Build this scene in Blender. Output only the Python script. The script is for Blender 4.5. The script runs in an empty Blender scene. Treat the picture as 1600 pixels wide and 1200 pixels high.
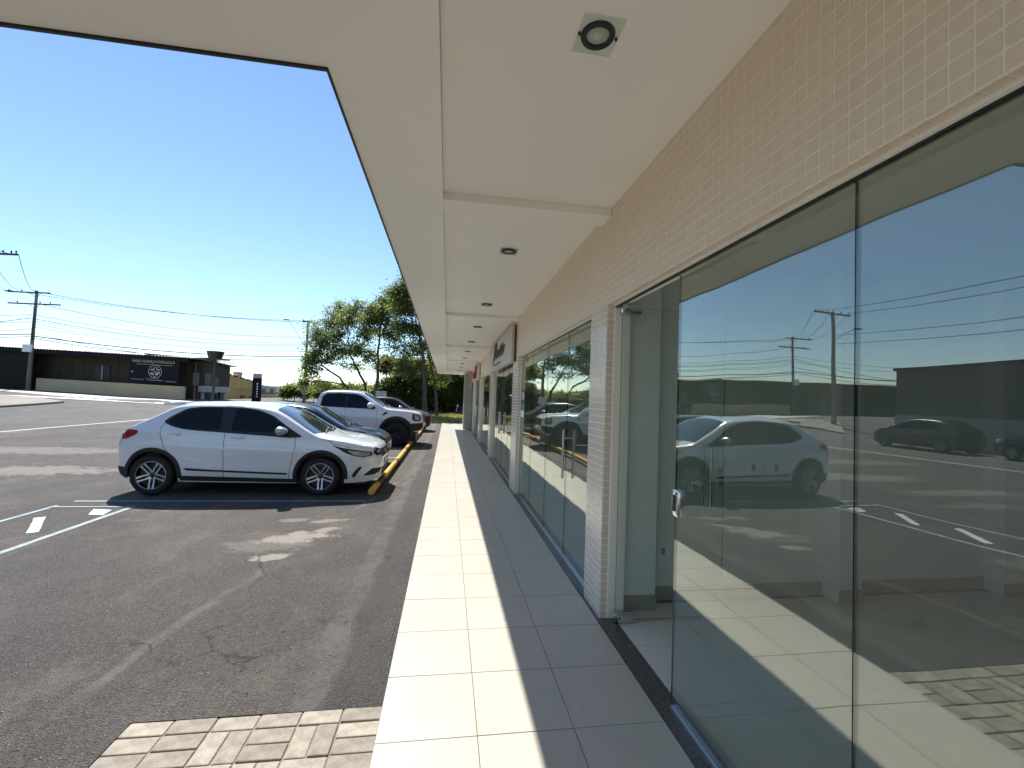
import bpy, bmesh, math, random
from mathutils import Vector, Matrix, geometry
R_ = math.radians
SC = bpy.context.scene
COL = SC.collection
rnd = random.Random(7)

# ------------------------------------------------------------------ camera
H = 1.69
F_PX = 677.02
YAW, PITCH, ROLL = R_(8.399), R_(2.019), R_(1.990)
def _axes():
    fwd = Vector((math.sin(YAW) * math.cos(PITCH), math.cos(YAW) * math.cos(PITCH), math.sin(PITCH)))
    right = Vector((math.cos(YAW), -math.sin(YAW), 0))
    up = right.cross(fwd)
    c, s = math.cos(ROLL), math.sin(ROLL)
    return c * right + s * up, -s * right + c * up, fwd
CR, CU, CF = _axes()
cam_d = bpy.data.cameras.new('camera')
cam_d.sensor_fit = 'HORIZONTAL'; cam_d.sensor_width = 36.0; cam_d.lens = F_PX / 1600 * 36
cam_d.clip_start = 0.05; cam_d.clip_end = 3000
cam = bpy.data.objects.new('camera', cam_d); COL.objects.link(cam)
cam.matrix_world = Matrix(((CR.x, CU.x, -CF.x, 0), (CR.y, CU.y, -CF.y, 0), (CR.z, CU.z, -CF.z, H), (0, 0, 0, 1)))
SC.camera = cam

# ------------------------------------------------------------------ sky and sun
SUN = Vector((-0.354, 0.75, 1.0)).normalized()          # direction towards the sun
EL = math.asin(SUN.z); AZ = math.atan2(SUN.x, SUN.y)
W = bpy.data.worlds.new('World'); SC.world = W; W.use_nodes = True
wn = W.node_tree; bg = wn.nodes['Background']
sky = wn.nodes.new('ShaderNodeTexSky'); sky.sky_type = 'NISHITA'; sky.sun_disc = False
sky.sun_elevation = EL; sky.sun_rotation = AZ % (2 * math.pi)
sky.altitude = 0; sky.air_density = 1.0; sky.dust_density = 0.0; sky.ozone_density = 4.0
wn.links.new(sky.outputs[0], bg.inputs[0]); bg.inputs[1].default_value = 0.062
sd = bpy.data.lights.new('sun', 'SUN'); sd.energy = 2.7; sd.angle = R_(0.53); sd.color = (1.0, 0.95, 0.87)
so = bpy.data.objects.new('sun', sd); COL.objects.link(so)
so.rotation_euler = (-SUN).to_track_quat('-Z', 'Y').to_euler(); so.location = (-20, 40, 60)
SC.view_settings.view_transform = 'Standard'; SC.view_settings.look = 'None'
SC.view_settings.gamma = 1; SC.view_settings.use_curve_mapping = False
SC.view_settings.exposure = 1.6
SC.render.engine = 'CYCLES'
SC.cycles.max_bounces = 8; SC.cycles.diffuse_bounces = 5; SC.cycles.glossy_bounces = 4
SC.cycles.transparent_max_bounces = 16; SC.cycles.sample_clamp_indirect = 8
SC.cycles.use_denoising = True

# ------------------------------------------------------------------ pixel helpers
def ray(px, py): return CF * F_PX + CR * (px - 800) - CU * (py - 600)
def at_depth(px, py, D): return Vector((0, 0, H)) + ray(px, py) / F_PX * D
def on_x(px, py, X):
    d = ray(px, py); return Vector((0, 0, H)) + d * (X / d.x)
def on_z(px, py, z):
    d = ray(px, py); return Vector((0, 0, H)) + d * ((z - H) / d.z)
def sstep(a, b, x):
    t = max(0, min(1, (x - a) / (b - a))); return t * t * (3 - 2 * t)
G0 = -0.06
def gz(x, y):
    return G0 + sstep(24, 38, y) * (0.68 * sstep(-14, -24, x) + 0.42 * sstep(-24, -40, x))
def ground_hit(px, py):
    d = ray(px, py); o = Vector((0, 0, H)); t = 0.0; p = o
    d = d / F_PX
    while t < 200:
        t += 0.05; p = o + d * t
        if p.z < gz(p.x, p.y): break
    return Vector((p.x, p.y, gz(p.x, p.y)))

# ------------------------------------------------------------------ materials
def N(nt, t, **kw):
    n = nt.nodes.new(t)
    for k, v in kw.items(): setattr(n, k, v)
    return n
def L(nt, a, b): nt.links.new(a, b)
def mat(name, col, rough=0.5, metal=0.0, var=0.0, vscale=6.0, bump=0.0, bscale=60.0, coat=0.0, spec=0.5, rvar=0.0, objvar=0.0, coords='Object'):
    m = bpy.data.materials.new(name); m.use_nodes = True
    nt = m.node_tree; b = nt.nodes['Principled BSDF']
    c = (col[0], col[1], col[2], 1)
    b.inputs['Base Color'].default_value = c; b.inputs['Roughness'].default_value = rough
    b.inputs['Metallic'].default_value = metal; b.inputs['Coat Weight'].default_value = coat
    b.inputs['Coat Roughness'].default_value = 0.03
    b.inputs['Specular IOR Level'].default_value = spec
    if var or bump or rvar or objvar:
        tc = N(nt, 'ShaderNodeTexCoord')
        vec = tc.outputs[coords]
        if var or objvar:
            no = N(nt, 'ShaderNodeTexNoise'); no.inputs['Scale'].default_value = vscale; no.inputs['Detail'].default_value = 6
            no.inputs['Roughness'].default_value = 0.65
            L(nt, vec, no.inputs['Vector'])
            mr = N(nt, 'ShaderNodeMapRange'); mr.inputs[1].default_value = 0.25; mr.inputs[2].default_value = 0.75
            mr.inputs[3].default_value = 1 - var; mr.inputs[4].default_value = 1 + var
            L(nt, no.outputs['Fac'], mr.inputs[0])
            out = mr.outputs[0]
            if objvar:
                oi = N(nt, 'ShaderNodeObjectInfo')
                m2 = N(nt, 'ShaderNodeMapRange'); m2.inputs[3].default_value = 1 - objvar; m2.inputs[4].default_value = 1 + objvar
                L(nt, oi.outputs['Random'], m2.inputs[0])
                mm = N(nt, 'ShaderNodeMath', operation='MULTIPLY'); L(nt, out, mm.inputs[0]); L(nt, m2.outputs[0], mm.inputs[1]); out = mm.outputs[0]
            sc = N(nt, 'ShaderNodeVectorMath', operation='SCALE'); sc.inputs[0].default_value = col[:3]
            L(nt, out, sc.inputs['Scale']); L(nt, sc.outputs[0], b.inputs['Base Color'])
        if rvar:
            no2 = N(nt, 'ShaderNodeTexNoise'); no2.inputs['Scale'].default_value = 3.1; no2.inputs['Detail'].default_value = 5
            L(nt, vec, no2.inputs['Vector'])
            m3 = N(nt, 'ShaderNodeMapRange'); m3.inputs[3].default_value = max(0, rough - rvar); m3.inputs[4].default_value = rough + rvar
            L(nt, no2.outputs['Fac'], m3.inputs[0]); L(nt, m3.outputs[0], b.inputs['Roughness'])
        if bump:
            nb = N(nt, 'ShaderNodeTexNoise'); nb.inputs['Scale'].default_value = bscale; nb.inputs['Detail'].default_value = 4
            L(nt, vec, nb.inputs['Vector'])
            bp = N(nt, 'ShaderNodeBump'); bp.inputs['Strength'].default_value = bump; bp.inputs['Distance'].default_value = 0.01
            L(nt, nb.outputs['Fac'], bp.inputs['Height']); L(nt, bp.outputs[0], b.inputs['Normal'])
    return m

def glass_mat(name, tint, f0):
    m = bpy.data.materials.new(name); m.use_nodes = True; nt = m.node_tree
    nt.nodes.remove(nt.nodes['Principled BSDF']); out = nt.nodes['Material Output']
    lw = N(nt, 'ShaderNodeLayerWeight'); lw.inputs['Blend'].default_value = 0.5
    pw = N(nt, 'ShaderNodeMath', operation='POWER'); pw.inputs[1].default_value = 4.5; L(nt, lw.outputs['Facing'], pw.inputs[0])
    mr = N(nt, 'ShaderNodeMapRange'); mr.inputs[3].default_value = f0; mr.inputs[4].default_value = 1.0; L(nt, pw.outputs[0], mr.inputs[0])
    tr = N(nt, 'ShaderNodeBsdfTransparent'); tr.inputs[0].default_value = (*tint, 1)
    ge = N(nt, 'ShaderNodeNewGeometry'); nz = N(nt, 'ShaderNodeTexNoise'); nz.inputs['Scale'].default_value = 1.6; nz.inputs['Detail'].default_value = 1.5; L(nt, ge.outputs['Position'], nz.inputs['Vector'])
    bp = N(nt, 'ShaderNodeBump'); bp.inputs['Strength'].default_value = 0.06; bp.inputs['Distance'].default_value = 0.03; L(nt, nz.outputs['Fac'], bp.inputs['Height'])
    gl = N(nt, 'ShaderNodeBsdfGlossy'); L(nt, bp.outputs[0], gl.inputs['Normal']); gl.inputs['Roughness'].default_value = 0.0; gl.inputs['Color'].default_value = (0.94, 0.965, 0.90, 1)
    mx = N(nt, 'ShaderNodeMixShader'); L(nt, mr.outputs[0], mx.inputs[0]); L(nt, tr.outputs[0], mx.inputs[1]); L(nt, gl.outputs[0], mx.inputs[2])
    L(nt, mx.outputs[0], out.inputs['Surface'])
    return m

def asphalt_mat(name, base, lot=True):
    m = bpy.data.materials.new(name); m.use_nodes = True; nt = m.node_tree; b = nt.nodes['Principled BSDF']
    b.inputs['Roughness'].default_value = 0.82; b.inputs['Specular IOR Level'].default_value = 0.35
    ge = N(nt, 'ShaderNodeNewGeometry'); P = ge.outputs['Position']
    cache = {}
    def noise(scale, detail=5, rough=.6, stretch=None):
        key = (scale, detail, rough, stretch)
        if key in cache: return cache[key]
        n = N(nt, 'ShaderNodeTexNoise'); n.inputs['Scale'].default_value = scale; n.inputs['Detail'].default_value = detail; n.inputs['Roughness'].default_value = rough
        if stretch:
            mp = N(nt, 'ShaderNodeMapping'); mp.inputs['Scale'].default_value = stretch; L(nt, P, mp.inputs[0]); L(nt, mp.outputs[0], n.inputs['Vector'])
        else: L(nt, P, n.inputs['Vector'])
        cache[key] = n.outputs['Fac']; return cache[key]
    def rng(v, a, b_, c=0., d=1.):
        r = N(nt, 'ShaderNodeMapRange'); r.interpolation_type = 'SMOOTHSTEP'; r.inputs[1].default_value = a; r.inputs[2].default_value = b_; r.inputs[3].default_value = c; r.inputs[4].default_value = d
        L(nt, v, r.inputs[0]); return r.outputs[0]
    def mul(a, c):
        q = N(nt, 'ShaderNodeMath', operation='MULTIPLY')
        for i, v in enumerate((a, c)):
            if isinstance(v, (int, float)): q.inputs[i].default_value = v
            else: L(nt, v, q.inputs[i])
        return q.outputs[0]
    def mixc(f, a, c):
        x = N(nt, 'ShaderNodeMix', data_type='RGBA'); L(nt, f, x.inputs[0])
        for i, v in ((6, a), (7, c)):
            if isinstance(v, tuple): x.inputs[i].default_value = (*v, 1)
            else: L(nt, v, x.inputs[i])
        return x.outputs[2]
    d = tuple(v * 0.72 for v in base); l = tuple(v * 1.45 for v in base)
    col = mixc(rng(noise(1.3, 6), .35, .65), d, tuple(base))
    col = mixc(mul(rng(noise(0.45, 7, .68), .42, .68), .85), col, (base[0] * 1.65, base[1] * 1.5, base[2] * 1.36))
    col = mixc(mul(rng(noise(0.8, 6, .6), .52, .7), .5), col, (base[0] * .62, base[1] * .62, base[2] * .64))
    # aggregate: voronoi stones
    vo = N(nt, 'ShaderNodeTexVoronoi'); vo.inputs['Scale'].default_value = 125; L(nt, P, vo.inputs['Vector'])
    sp = N(nt, 'ShaderNodeSeparateColor'); L(nt, vo.outputs['Color'], sp.inputs[0])
    col = mixc(mul(rng(sp.outputs[0], .35, 1.0), .55), col, l)
    col = mixc(mul(rng(noise(42, 6, .78), .46, .62), .55), col, tuple(v * 1.75 for v in base))
    col = mixc(mul(rng(noise(60, 5, .75), .56, .68), .75), col, tuple(v * .28 for v in base))
    col = mixc(mul(rng(sp.outputs[1], .985, .992), .55), col, (.33, .31, .28))
    col = mixc(mul(rng(sp.outputs[2], .72, .9), .75), col, tuple(v * .3 for v in base))
    sx = N(nt, 'ShaderNodeSeparateXYZ'); L(nt, P, sx.inputs[0])
    sand = (.40, .36, .31)
    # drifts of dust, streaked roughly along the lanes
    st = rng(noise(.55, 7, .7, (1.0, .45, 1)), .57, .72)
    fi = rng(noise(7, 6, .7), .35, .65)
    farx = N(nt, 'ShaderNodeMath', operation='MULTIPLY'); farx.inputs[1].default_value = -1; L(nt, sx.outputs[0], farx.inputs[0])
    col = mixc(mul(mul(st, fi), rng(farx.outputs[0], 1.0, 7.0, .3, .6)), col, sand)
    col = mixc(mul(rng(noise(1.9, 8, .72, (1.0, .6, 1)), .5, .68), .34), col, (.27, .225, .19))
    if lot:
        def blob(cx, cy, rx, ry, k, ang=0.):
            mp = N(nt, 'ShaderNodeMapping'); mp.vector_type = 'TEXTURE'; mp.inputs['Location'].default_value = (cx, cy, 0)
            mp.inputs['Rotation'].default_value = (0, 0, ang); mp.inputs['Scale'].default_value = (rx, ry, 1000); L(nt, P, mp.inputs[0])
            le = N(nt, 'ShaderNodeVectorMath', operation='LENGTH'); L(nt, mp.outputs[0], le.inputs[0])
            ad = N(nt, 'ShaderNodeMath', operation='MULTIPLY_ADD'); ad.inputs[1].default_value = 2.6; L(nt, noise(4.6, 8, .74), ad.inputs[0]); L(nt, le.outputs['Value'], ad.inputs[2])
            return mul(rng(ad.outputs[0], 1.85, 2.2, 1, 0), k)
        for a in ((-1.72, 5.6, .50, .26, .95, .25), (-1.80, 4.92, .30, .12, .95, .2), (-2.0, 6.35, .26, .13, .5), (-1.5, 6.3, .34, .10, .6, .3), (-2.0, 5.35, .55, .3, .28), (-1.45, 5.9, .3, .1, .8, .5),
                  (-8.3, 10.0, 2.0, .7, .6), (-8.8, 8.2, 1.7, .4, .5), (-10.5, 13.0, 3.6, .9, .45), (-7.6, 7.0, 1.3, .3, .3), (-4.6, 4.2, 1.2, .3, .35), (-3.6, 3.2, 1.1, .3, .3, -.3), (-6.5, 15.5, 3, .6, .5)):
            col = mixc(blob(*a), col, sand)
        # worn pale band beside the walkway, cut patch lines
        w = N(nt, 'ShaderNodeMath', operation='MULTIPLY_ADD'); w.inputs[1].default_value = .16; L(nt, noise(2.2, 5), w.inputs[0]); L(nt, sx.outputs[0], w.inputs[2])
        band = mul(rng(w.outputs[0], -.74, -.70), rng(w.outputs[0], -.58, -.53, 1, 0))
        col = mixc(mul(mul(band, rng(noise(3.3, 7, .72), .36, .62)), .5), col, (.19, .185, .18))
        edge = mul(rng(w.outputs[0], -.56, -.50), .42)
        col = mixc(edge, col, (.048, .048, .05))
        # pale seam running diagonally
        dg = N(nt, 'ShaderNodeVectorMath', operation='DOT_PRODUCT'); dg.inputs[1].default_value = (.985, -.17, 0); L(nt, P, dg.inputs[0])
        w2 = N(nt, 'ShaderNodeMath', operation='MULTIPLY_ADD'); w2.inputs[1].default_value = .22; L(nt, noise(2.8, 5), w2.inputs[0]); L(nt, dg.outputs['Value'], w2.inputs[2])
        sm = mul(rng(w2.outputs[0], -2.42, -2.36), rng(w2.outputs[0], -2.34, -2.28, 1, 0))
        col = mixc(mul(mul(sm, rng(noise(1.1, 5), .42, .6)), .30), col, sand)
    v2 = N(nt, 'ShaderNodeTexVoronoi', feature='DISTANCE_TO_EDGE'); v2.inputs['Scale'].default_value = .42
    wv = N(nt, 'ShaderNodeVectorMath', operation='MULTIPLY_ADD'); nw = N(nt, 'ShaderNodeTexNoise'); nw.inputs['Scale'].default_value = 2.4; nw.inputs['Detail'].default_value = 6; L(nt, P, nw.inputs['Vector'])
    wv.inputs[1].default_value = (.7, .7, 0); L(nt, nw.outputs['Color'], wv.inputs[0]); L(nt, P, wv.inputs[2]); L(nt, wv.outputs[0], v2.inputs['Vector'])
    cr = mul(rng(v2.outputs['Distance'], .002, .007, 1, 0), rng(noise(.8, 4), .5, .62))
    col = mixc(mul(cr, .7), col, tuple(v * .25 for v in base))
    oil = mul(rng(noise(.9, 3, .5), .66, .74), .45)
    col = mixc(oil, col, tuple(v * .5 for v in base))
    L(nt, col, b.inputs['Base Color'])
    bp = N(nt, 'ShaderNodeBump'); bp.inputs['Strength'].default_value = 1.0; bp.inputs['Distance'].default_value = .012
    ad = N(nt, 'ShaderNodeMath', operation='ADD'); L(nt, vo.outputs['Distance'], ad.inputs[0]); L(nt, noise(160, 3), ad.inputs[1])
    L(nt, ad.outputs[0], bp.inputs['Height']); L(nt, bp.outputs[0], b.inputs['Normal'])
    return m

def tile_mat():
    m = mat('porcelain_tile', (.535, .505, .43), .3, spec=.35, var=.025, vscale=2.5, objvar=.012)
    nt = m.node_tree; b = nt.nodes['Principled BSDF']; src = b.inputs['Base Color'].links[0].from_socket
    ge = N(nt, 'ShaderNodeNewGeometry')
    n1 = N(nt, 'ShaderNodeTexNoise'); n1.inputs['Scale'].default_value = 3.2; n1.inputs['Detail'].default_value = 9; n1.inputs['Roughness'].default_value = .62; n1.inputs['Distortion'].default_value = 1.4
    L(nt, ge.outputs['Position'], n1.inputs['Vector'])
    sb = N(nt, 'ShaderNodeMath', operation='SUBTRACT'); sb.inputs[1].default_value = .5; L(nt, n1.outputs['Fac'], sb.inputs[0])
    ab = N(nt, 'ShaderNodeMath', operation='ABSOLUTE'); L(nt, sb.outputs[0], ab.inputs[0])
    mr = N(nt, 'ShaderNodeMapRange'); mr.inputs[1].default_value = 0; mr.inputs[2].default_value = .011; mr.inputs[3].default_value = .75; mr.inputs[4].default_value = 0; L(nt, ab.outputs[0], mr.inputs[0])
    n2 = N(nt, 'ShaderNodeTexNoise'); n2.inputs['Scale'].default_value = 4.5; L(nt, ge.outputs['Position'], n2.inputs['Vector'])
    m2 = N(nt, 'ShaderNodeMapRange'); m2.inputs[1].default_value = .5; m2.inputs[2].default_value = .62; L(nt, n2.outputs['Fac'], m2.inputs[0])
    mu = N(nt, 'ShaderNodeMath', operation='MULTIPLY'); L(nt, mr.outputs[0], mu.inputs[0]); L(nt, m2.outputs[0], mu.inputs[1])
    mx = N(nt, 'ShaderNodeMix', data_type='RGBA'); L(nt, mu.outputs[0], mx.inputs[0]); L(nt, src, mx.inputs[6]); mx.inputs[7].default_value = (.36, .33, .28, 1)
    # scuffs and dust
    n3 = N(nt, 'ShaderNodeTexNoise'); n3.inputs['Scale'].default_value = 1.7; n3.inputs['Detail'].default_value = 8; n3.inputs['Roughness'].default_value = .7; L(nt, ge.outputs['Position'], n3.inputs['Vector'])
    m4 = N(nt, 'ShaderNodeMapRange'); m4.inputs[1].default_value = .52; m4.inputs[2].default_value = .75; m4.inputs[3].default_value = 0; m4.inputs[4].default_value = .3; L(nt, n3.outputs['Fac'], m4.inputs[0])
    mx2 = N(nt, 'ShaderNodeMix', data_type='RGBA'); L(nt, m4.outputs[0], mx2.inputs[0]); L(nt, mx.outputs[2], mx2.inputs[6]); mx2.inputs[7].default_value = (.62, .58, .5, 1)
    L(nt, mx2.outputs[2], b.inputs['Base Color'])
    m5 = N(nt, 'ShaderNodeMapRange'); m5.inputs[3].default_value = .22; m5.inputs[4].default_value = .45; L(nt, n3.outputs['Fac'], m5.inputs[0]); L(nt, m5.outputs[0], b.inputs['Roughness'])
    return m

def leaf_mat(name, col, tr=(.22, .33, .05)):
    m = bpy.data.materials.new(name); m.use_nodes = True; nt = m.node_tree; b = nt.nodes['Principled BSDF']; out = nt.nodes['Material Output']
    b.inputs['Roughness'].default_value = .5
    ge = N(nt, 'ShaderNodeNewGeometry')
    n = N(nt, 'ShaderNodeTexNoise'); n.inputs['Scale'].default_value = .9; n.inputs['Detail'].default_value = 3; L(nt, ge.outputs['Position'], n.inputs['Vector'])
    mr = N(nt, 'ShaderNodeMapRange'); mr.inputs[1].default_value = .3; mr.inputs[2].default_value = .7; mr.inputs[3].default_value = .65; mr.inputs[4].default_value = 1.4; L(nt, n.outputs['Fac'], mr.inputs[0])
    rp = N(nt, 'ShaderNodeMapRange'); rp.inputs[3].default_value = .7; rp.inputs[4].default_value = 1.35; L(nt, ge.outputs['Random Per Island'], rp.inputs[0])
    mu = N(nt, 'ShaderNodeMath', operation='MULTIPLY'); L(nt, mr.outputs[0], mu.inputs[0]); L(nt, rp.outputs[0], mu.inputs[1])
    s1 = N(nt, 'ShaderNodeVectorMath', operation='SCALE'); s1.inputs[0].default_value = col; L(nt, mu.outputs[0], s1.inputs['Scale']); L(nt, s1.outputs[0], b.inputs['Base Color'])
    s2 = N(nt, 'ShaderNodeVectorMath', operation='SCALE'); s2.inputs[0].default_value = tr; L(nt, mu.outputs[0], s2.inputs['Scale'])
    t = N(nt, 'ShaderNodeBsdfTranslucent'); L(nt, s2.outputs[0], t.inputs[0])
    mx = N(nt, 'ShaderNodeMixShader'); mx.inputs[0].default_value = .58; L(nt, b.outputs[0], mx.inputs[1]); L(nt, t.outputs[0], mx.inputs[2]); L(nt, mx.outputs[0], out.inputs[0])
    return m

M = {}
M['asphalt'] = asphalt_mat('asphalt', (.104, .094, .086))
M['road'] = asphalt_mat('road_asphalt', (.118, .112, .109), False)
M['earth'] = mat('earth', (.22, .19, .14), .95, var=.3, vscale=.4, coords='Object')
M['grass_soil'] = mat('verge_soil', (.16, .15, .07), .95, var=.45, vscale=.9)
M['concrete'] = mat('concrete', (.42, .40, .37), .85, var=.18, vscale=1.2, bump=.3)
M['tile'] = tile_mat()
M['grout'] = mat('grout', (.20, .18, .155), .9, var=.15)
M['intile'] = mat('interior_tile', (.78, .74, .67), .25, objvar=.03, var=.02)
M['mosaic'] = mat('mosaic_ceramic', (.78, .65, .495), .32, var=.05, vscale=9, objvar=.018, bump=.12, bscale=35)
M['mosaic_w'] = mat('mosaic_pale', (.76, .67, .56), .14, var=.06, vscale=9, objvar=.05, bump=.2, bscale=25)
M['mgrout'] = mat('mosaic_grout', (.92, .87, .74), .85)
M['soffit'] = mat('painted_plaster', (.90, .87, .79), .5, var=.03, vscale=1.1, bump=.06, bscale=14)
M['wall'] = mat('painted_wall', (.86, .87, .82), .7, var=.03, vscale=1.2, bump=.05, bscale=30)
M['wallgrey'] = mat('grey_render', (.33, .34, .30), .8, var=.08, vscale=1.2, bump=.1)
M['base'] = mat('skirting', (.36, .33, .28), .4)
M['granite'] = mat('granite', (.10, .09, .085), .25, var=.85, vscale=75)
M['alu'] = mat('aluminium', (.62, .64, .66), .3, 1.0, rvar=.08)
M['steel'] = mat('steel', (.66, .66, .64), .16, 1.0)
M['darkmetal'] = mat('dark_metal', (.035, .035, .035), .4, .3)
M['black'] = mat('black', (.012, .012, .012), .5)
M['rubber'] = mat('rubber', (.018, .018, .018), .8, bump=.2, bscale=120)
M['glass'] = glass_mat('shop_glass', (.83, .87, .835), .135)
M['doorglass'] = glass_mat('door_glass', (.955, .98, .96), .05)
M['glassedge'] = mat('glass_edge', (.03, .055, .045), .2)
M['lampglass'] = glass_mat('lamp_glass', (.85, .9, .87), .05)
M['yellow'] = mat('yellow_paint', (.78, .41, .055), .5, var=.25, vscale=5, bump=.1)
M['rust'] = mat('rusty_brown', (.16, .085, .035), .75, var=.35, vscale=12)
M['bluepaint'] = mat('pale_blue_line', (.25, .33, .36), .75, var=.4, vscale=9)
M['whitepaint'] = mat('white_line', (.66, .64, .62), .75, var=.25, vscale=12)
M['wpaint'] = mat('car_white', (.82, .83, .825), .22, coat=1.0, var=.015, vscale=2)
M['navy'] = mat('car_navy', (.004, .008, .014), .25, coat=.5, spec=.3)
M['red'] = mat('car_red', (.05, .004, .008), .3, coat=.5, spec=.3)
M['silver'] = mat('silver_paint', (.5, .51, .52), .3, .6, coat=.5)
M['carglass'] = mat('tinted_glass', (.004, .005, .007), .02, spec=.32)
M['windshield'] = mat('windshield_glass', (.03, .045, .055), .015, spec=.9, coat=.6)
M['lens'] = mat('lamp_lens', (.42, .44, .46), .06, .35, coat=1)
M['taillens'] = mat('tail_lens', (.42, .012, .016), .1, coat=1)
M['plastic'] = mat('black_plastic', (.016, .016, .017), .55, bump=.05)
M['plate'] = mat('plate', (.55, .55, .55), .4)
M['bark'] = mat('bark', (.085, .068, .052), .95, var=.35, vscale=3, bump=.5, bscale=12)
M['leafA'] = leaf_mat('leaf_light', (.095, .122, .034), (.25, .30, .07))
M['leafB'] = leaf_mat('leaf_mid', (.078, .102, .03), (.19, .235, .055))
M['leafC'] = leaf_mat('leaf_dark', (.075, .095, .028), (.20, .24, .055))
M['grass'] = leaf_mat('grass_blade', (.20, .19, .055), (.33, .31, .1))
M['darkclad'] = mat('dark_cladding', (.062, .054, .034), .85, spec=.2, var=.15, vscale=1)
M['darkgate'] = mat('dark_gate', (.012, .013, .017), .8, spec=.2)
M['beige'] = mat('beige_wall', (.54, .42, .25), .85, var=.1, vscale=.7)
M['roofmetal'] = mat('roof_metal', (.11, .105, .10), .6, .2, var=.2, vscale=1)
M['banner'] = mat('banner_vinyl', (.014, .014, .018), .8, spec=.15)
M['gold'] = mat('print_gold', (.50, .42, .24), .6)
M['printgrey'] = mat('print_grey', (.42, .40, .38), .6)
M['purple'] = mat('print_purple', (.20, .14, .30), .6)
M['ochre'] = mat('ochre_wall', (.56, .38, .13), .9, var=.2, vscale=.6)
M['greywall'] = mat('grey_block_wall', (.42, .41, .39), .9, var=.2, vscale=.6)
M['white'] = mat('white_paint', (.86, .87, .86), .6, var=.04)
M['pole'] = mat('pole_concrete', (.20, .16, .135), .85, var=.25, vscale=2)
M['wood'] = mat('crossarm_wood', (.06, .05, .045), .8)
M['cable'] = mat('cable_sheath', (.03, .03, .035), .6)
M['signboard'] = mat('sign_panel', (.52, .48, .41), .4, var=.03)
M['signbrown'] = mat('sign_copper', (.10, .035, .02), .4, .2)
M['signred'] = mat('sign_red', (.26, .035, .025), .4)
M['paver'] = mat('paver_concrete', (.32, .285, .235), .9, var=.42, vscale=13, objvar=.22, bump=.35, bscale=70)
M['green'] = mat('sticker_green', (.03, .20, .14), .5)
M['blackwall'] = mat('near_black_wall', (.028, .027, .032), .9, var=.3, vscale=.8)  # near-black wall colour with random mottling
M['farhill'] = mat('far_hill', (.20, .27, .27), 1.0, var=.15, vscale=.02)
M['curtain'] = mat('dim_fabric', (.3, .33, .32), .9)

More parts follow.
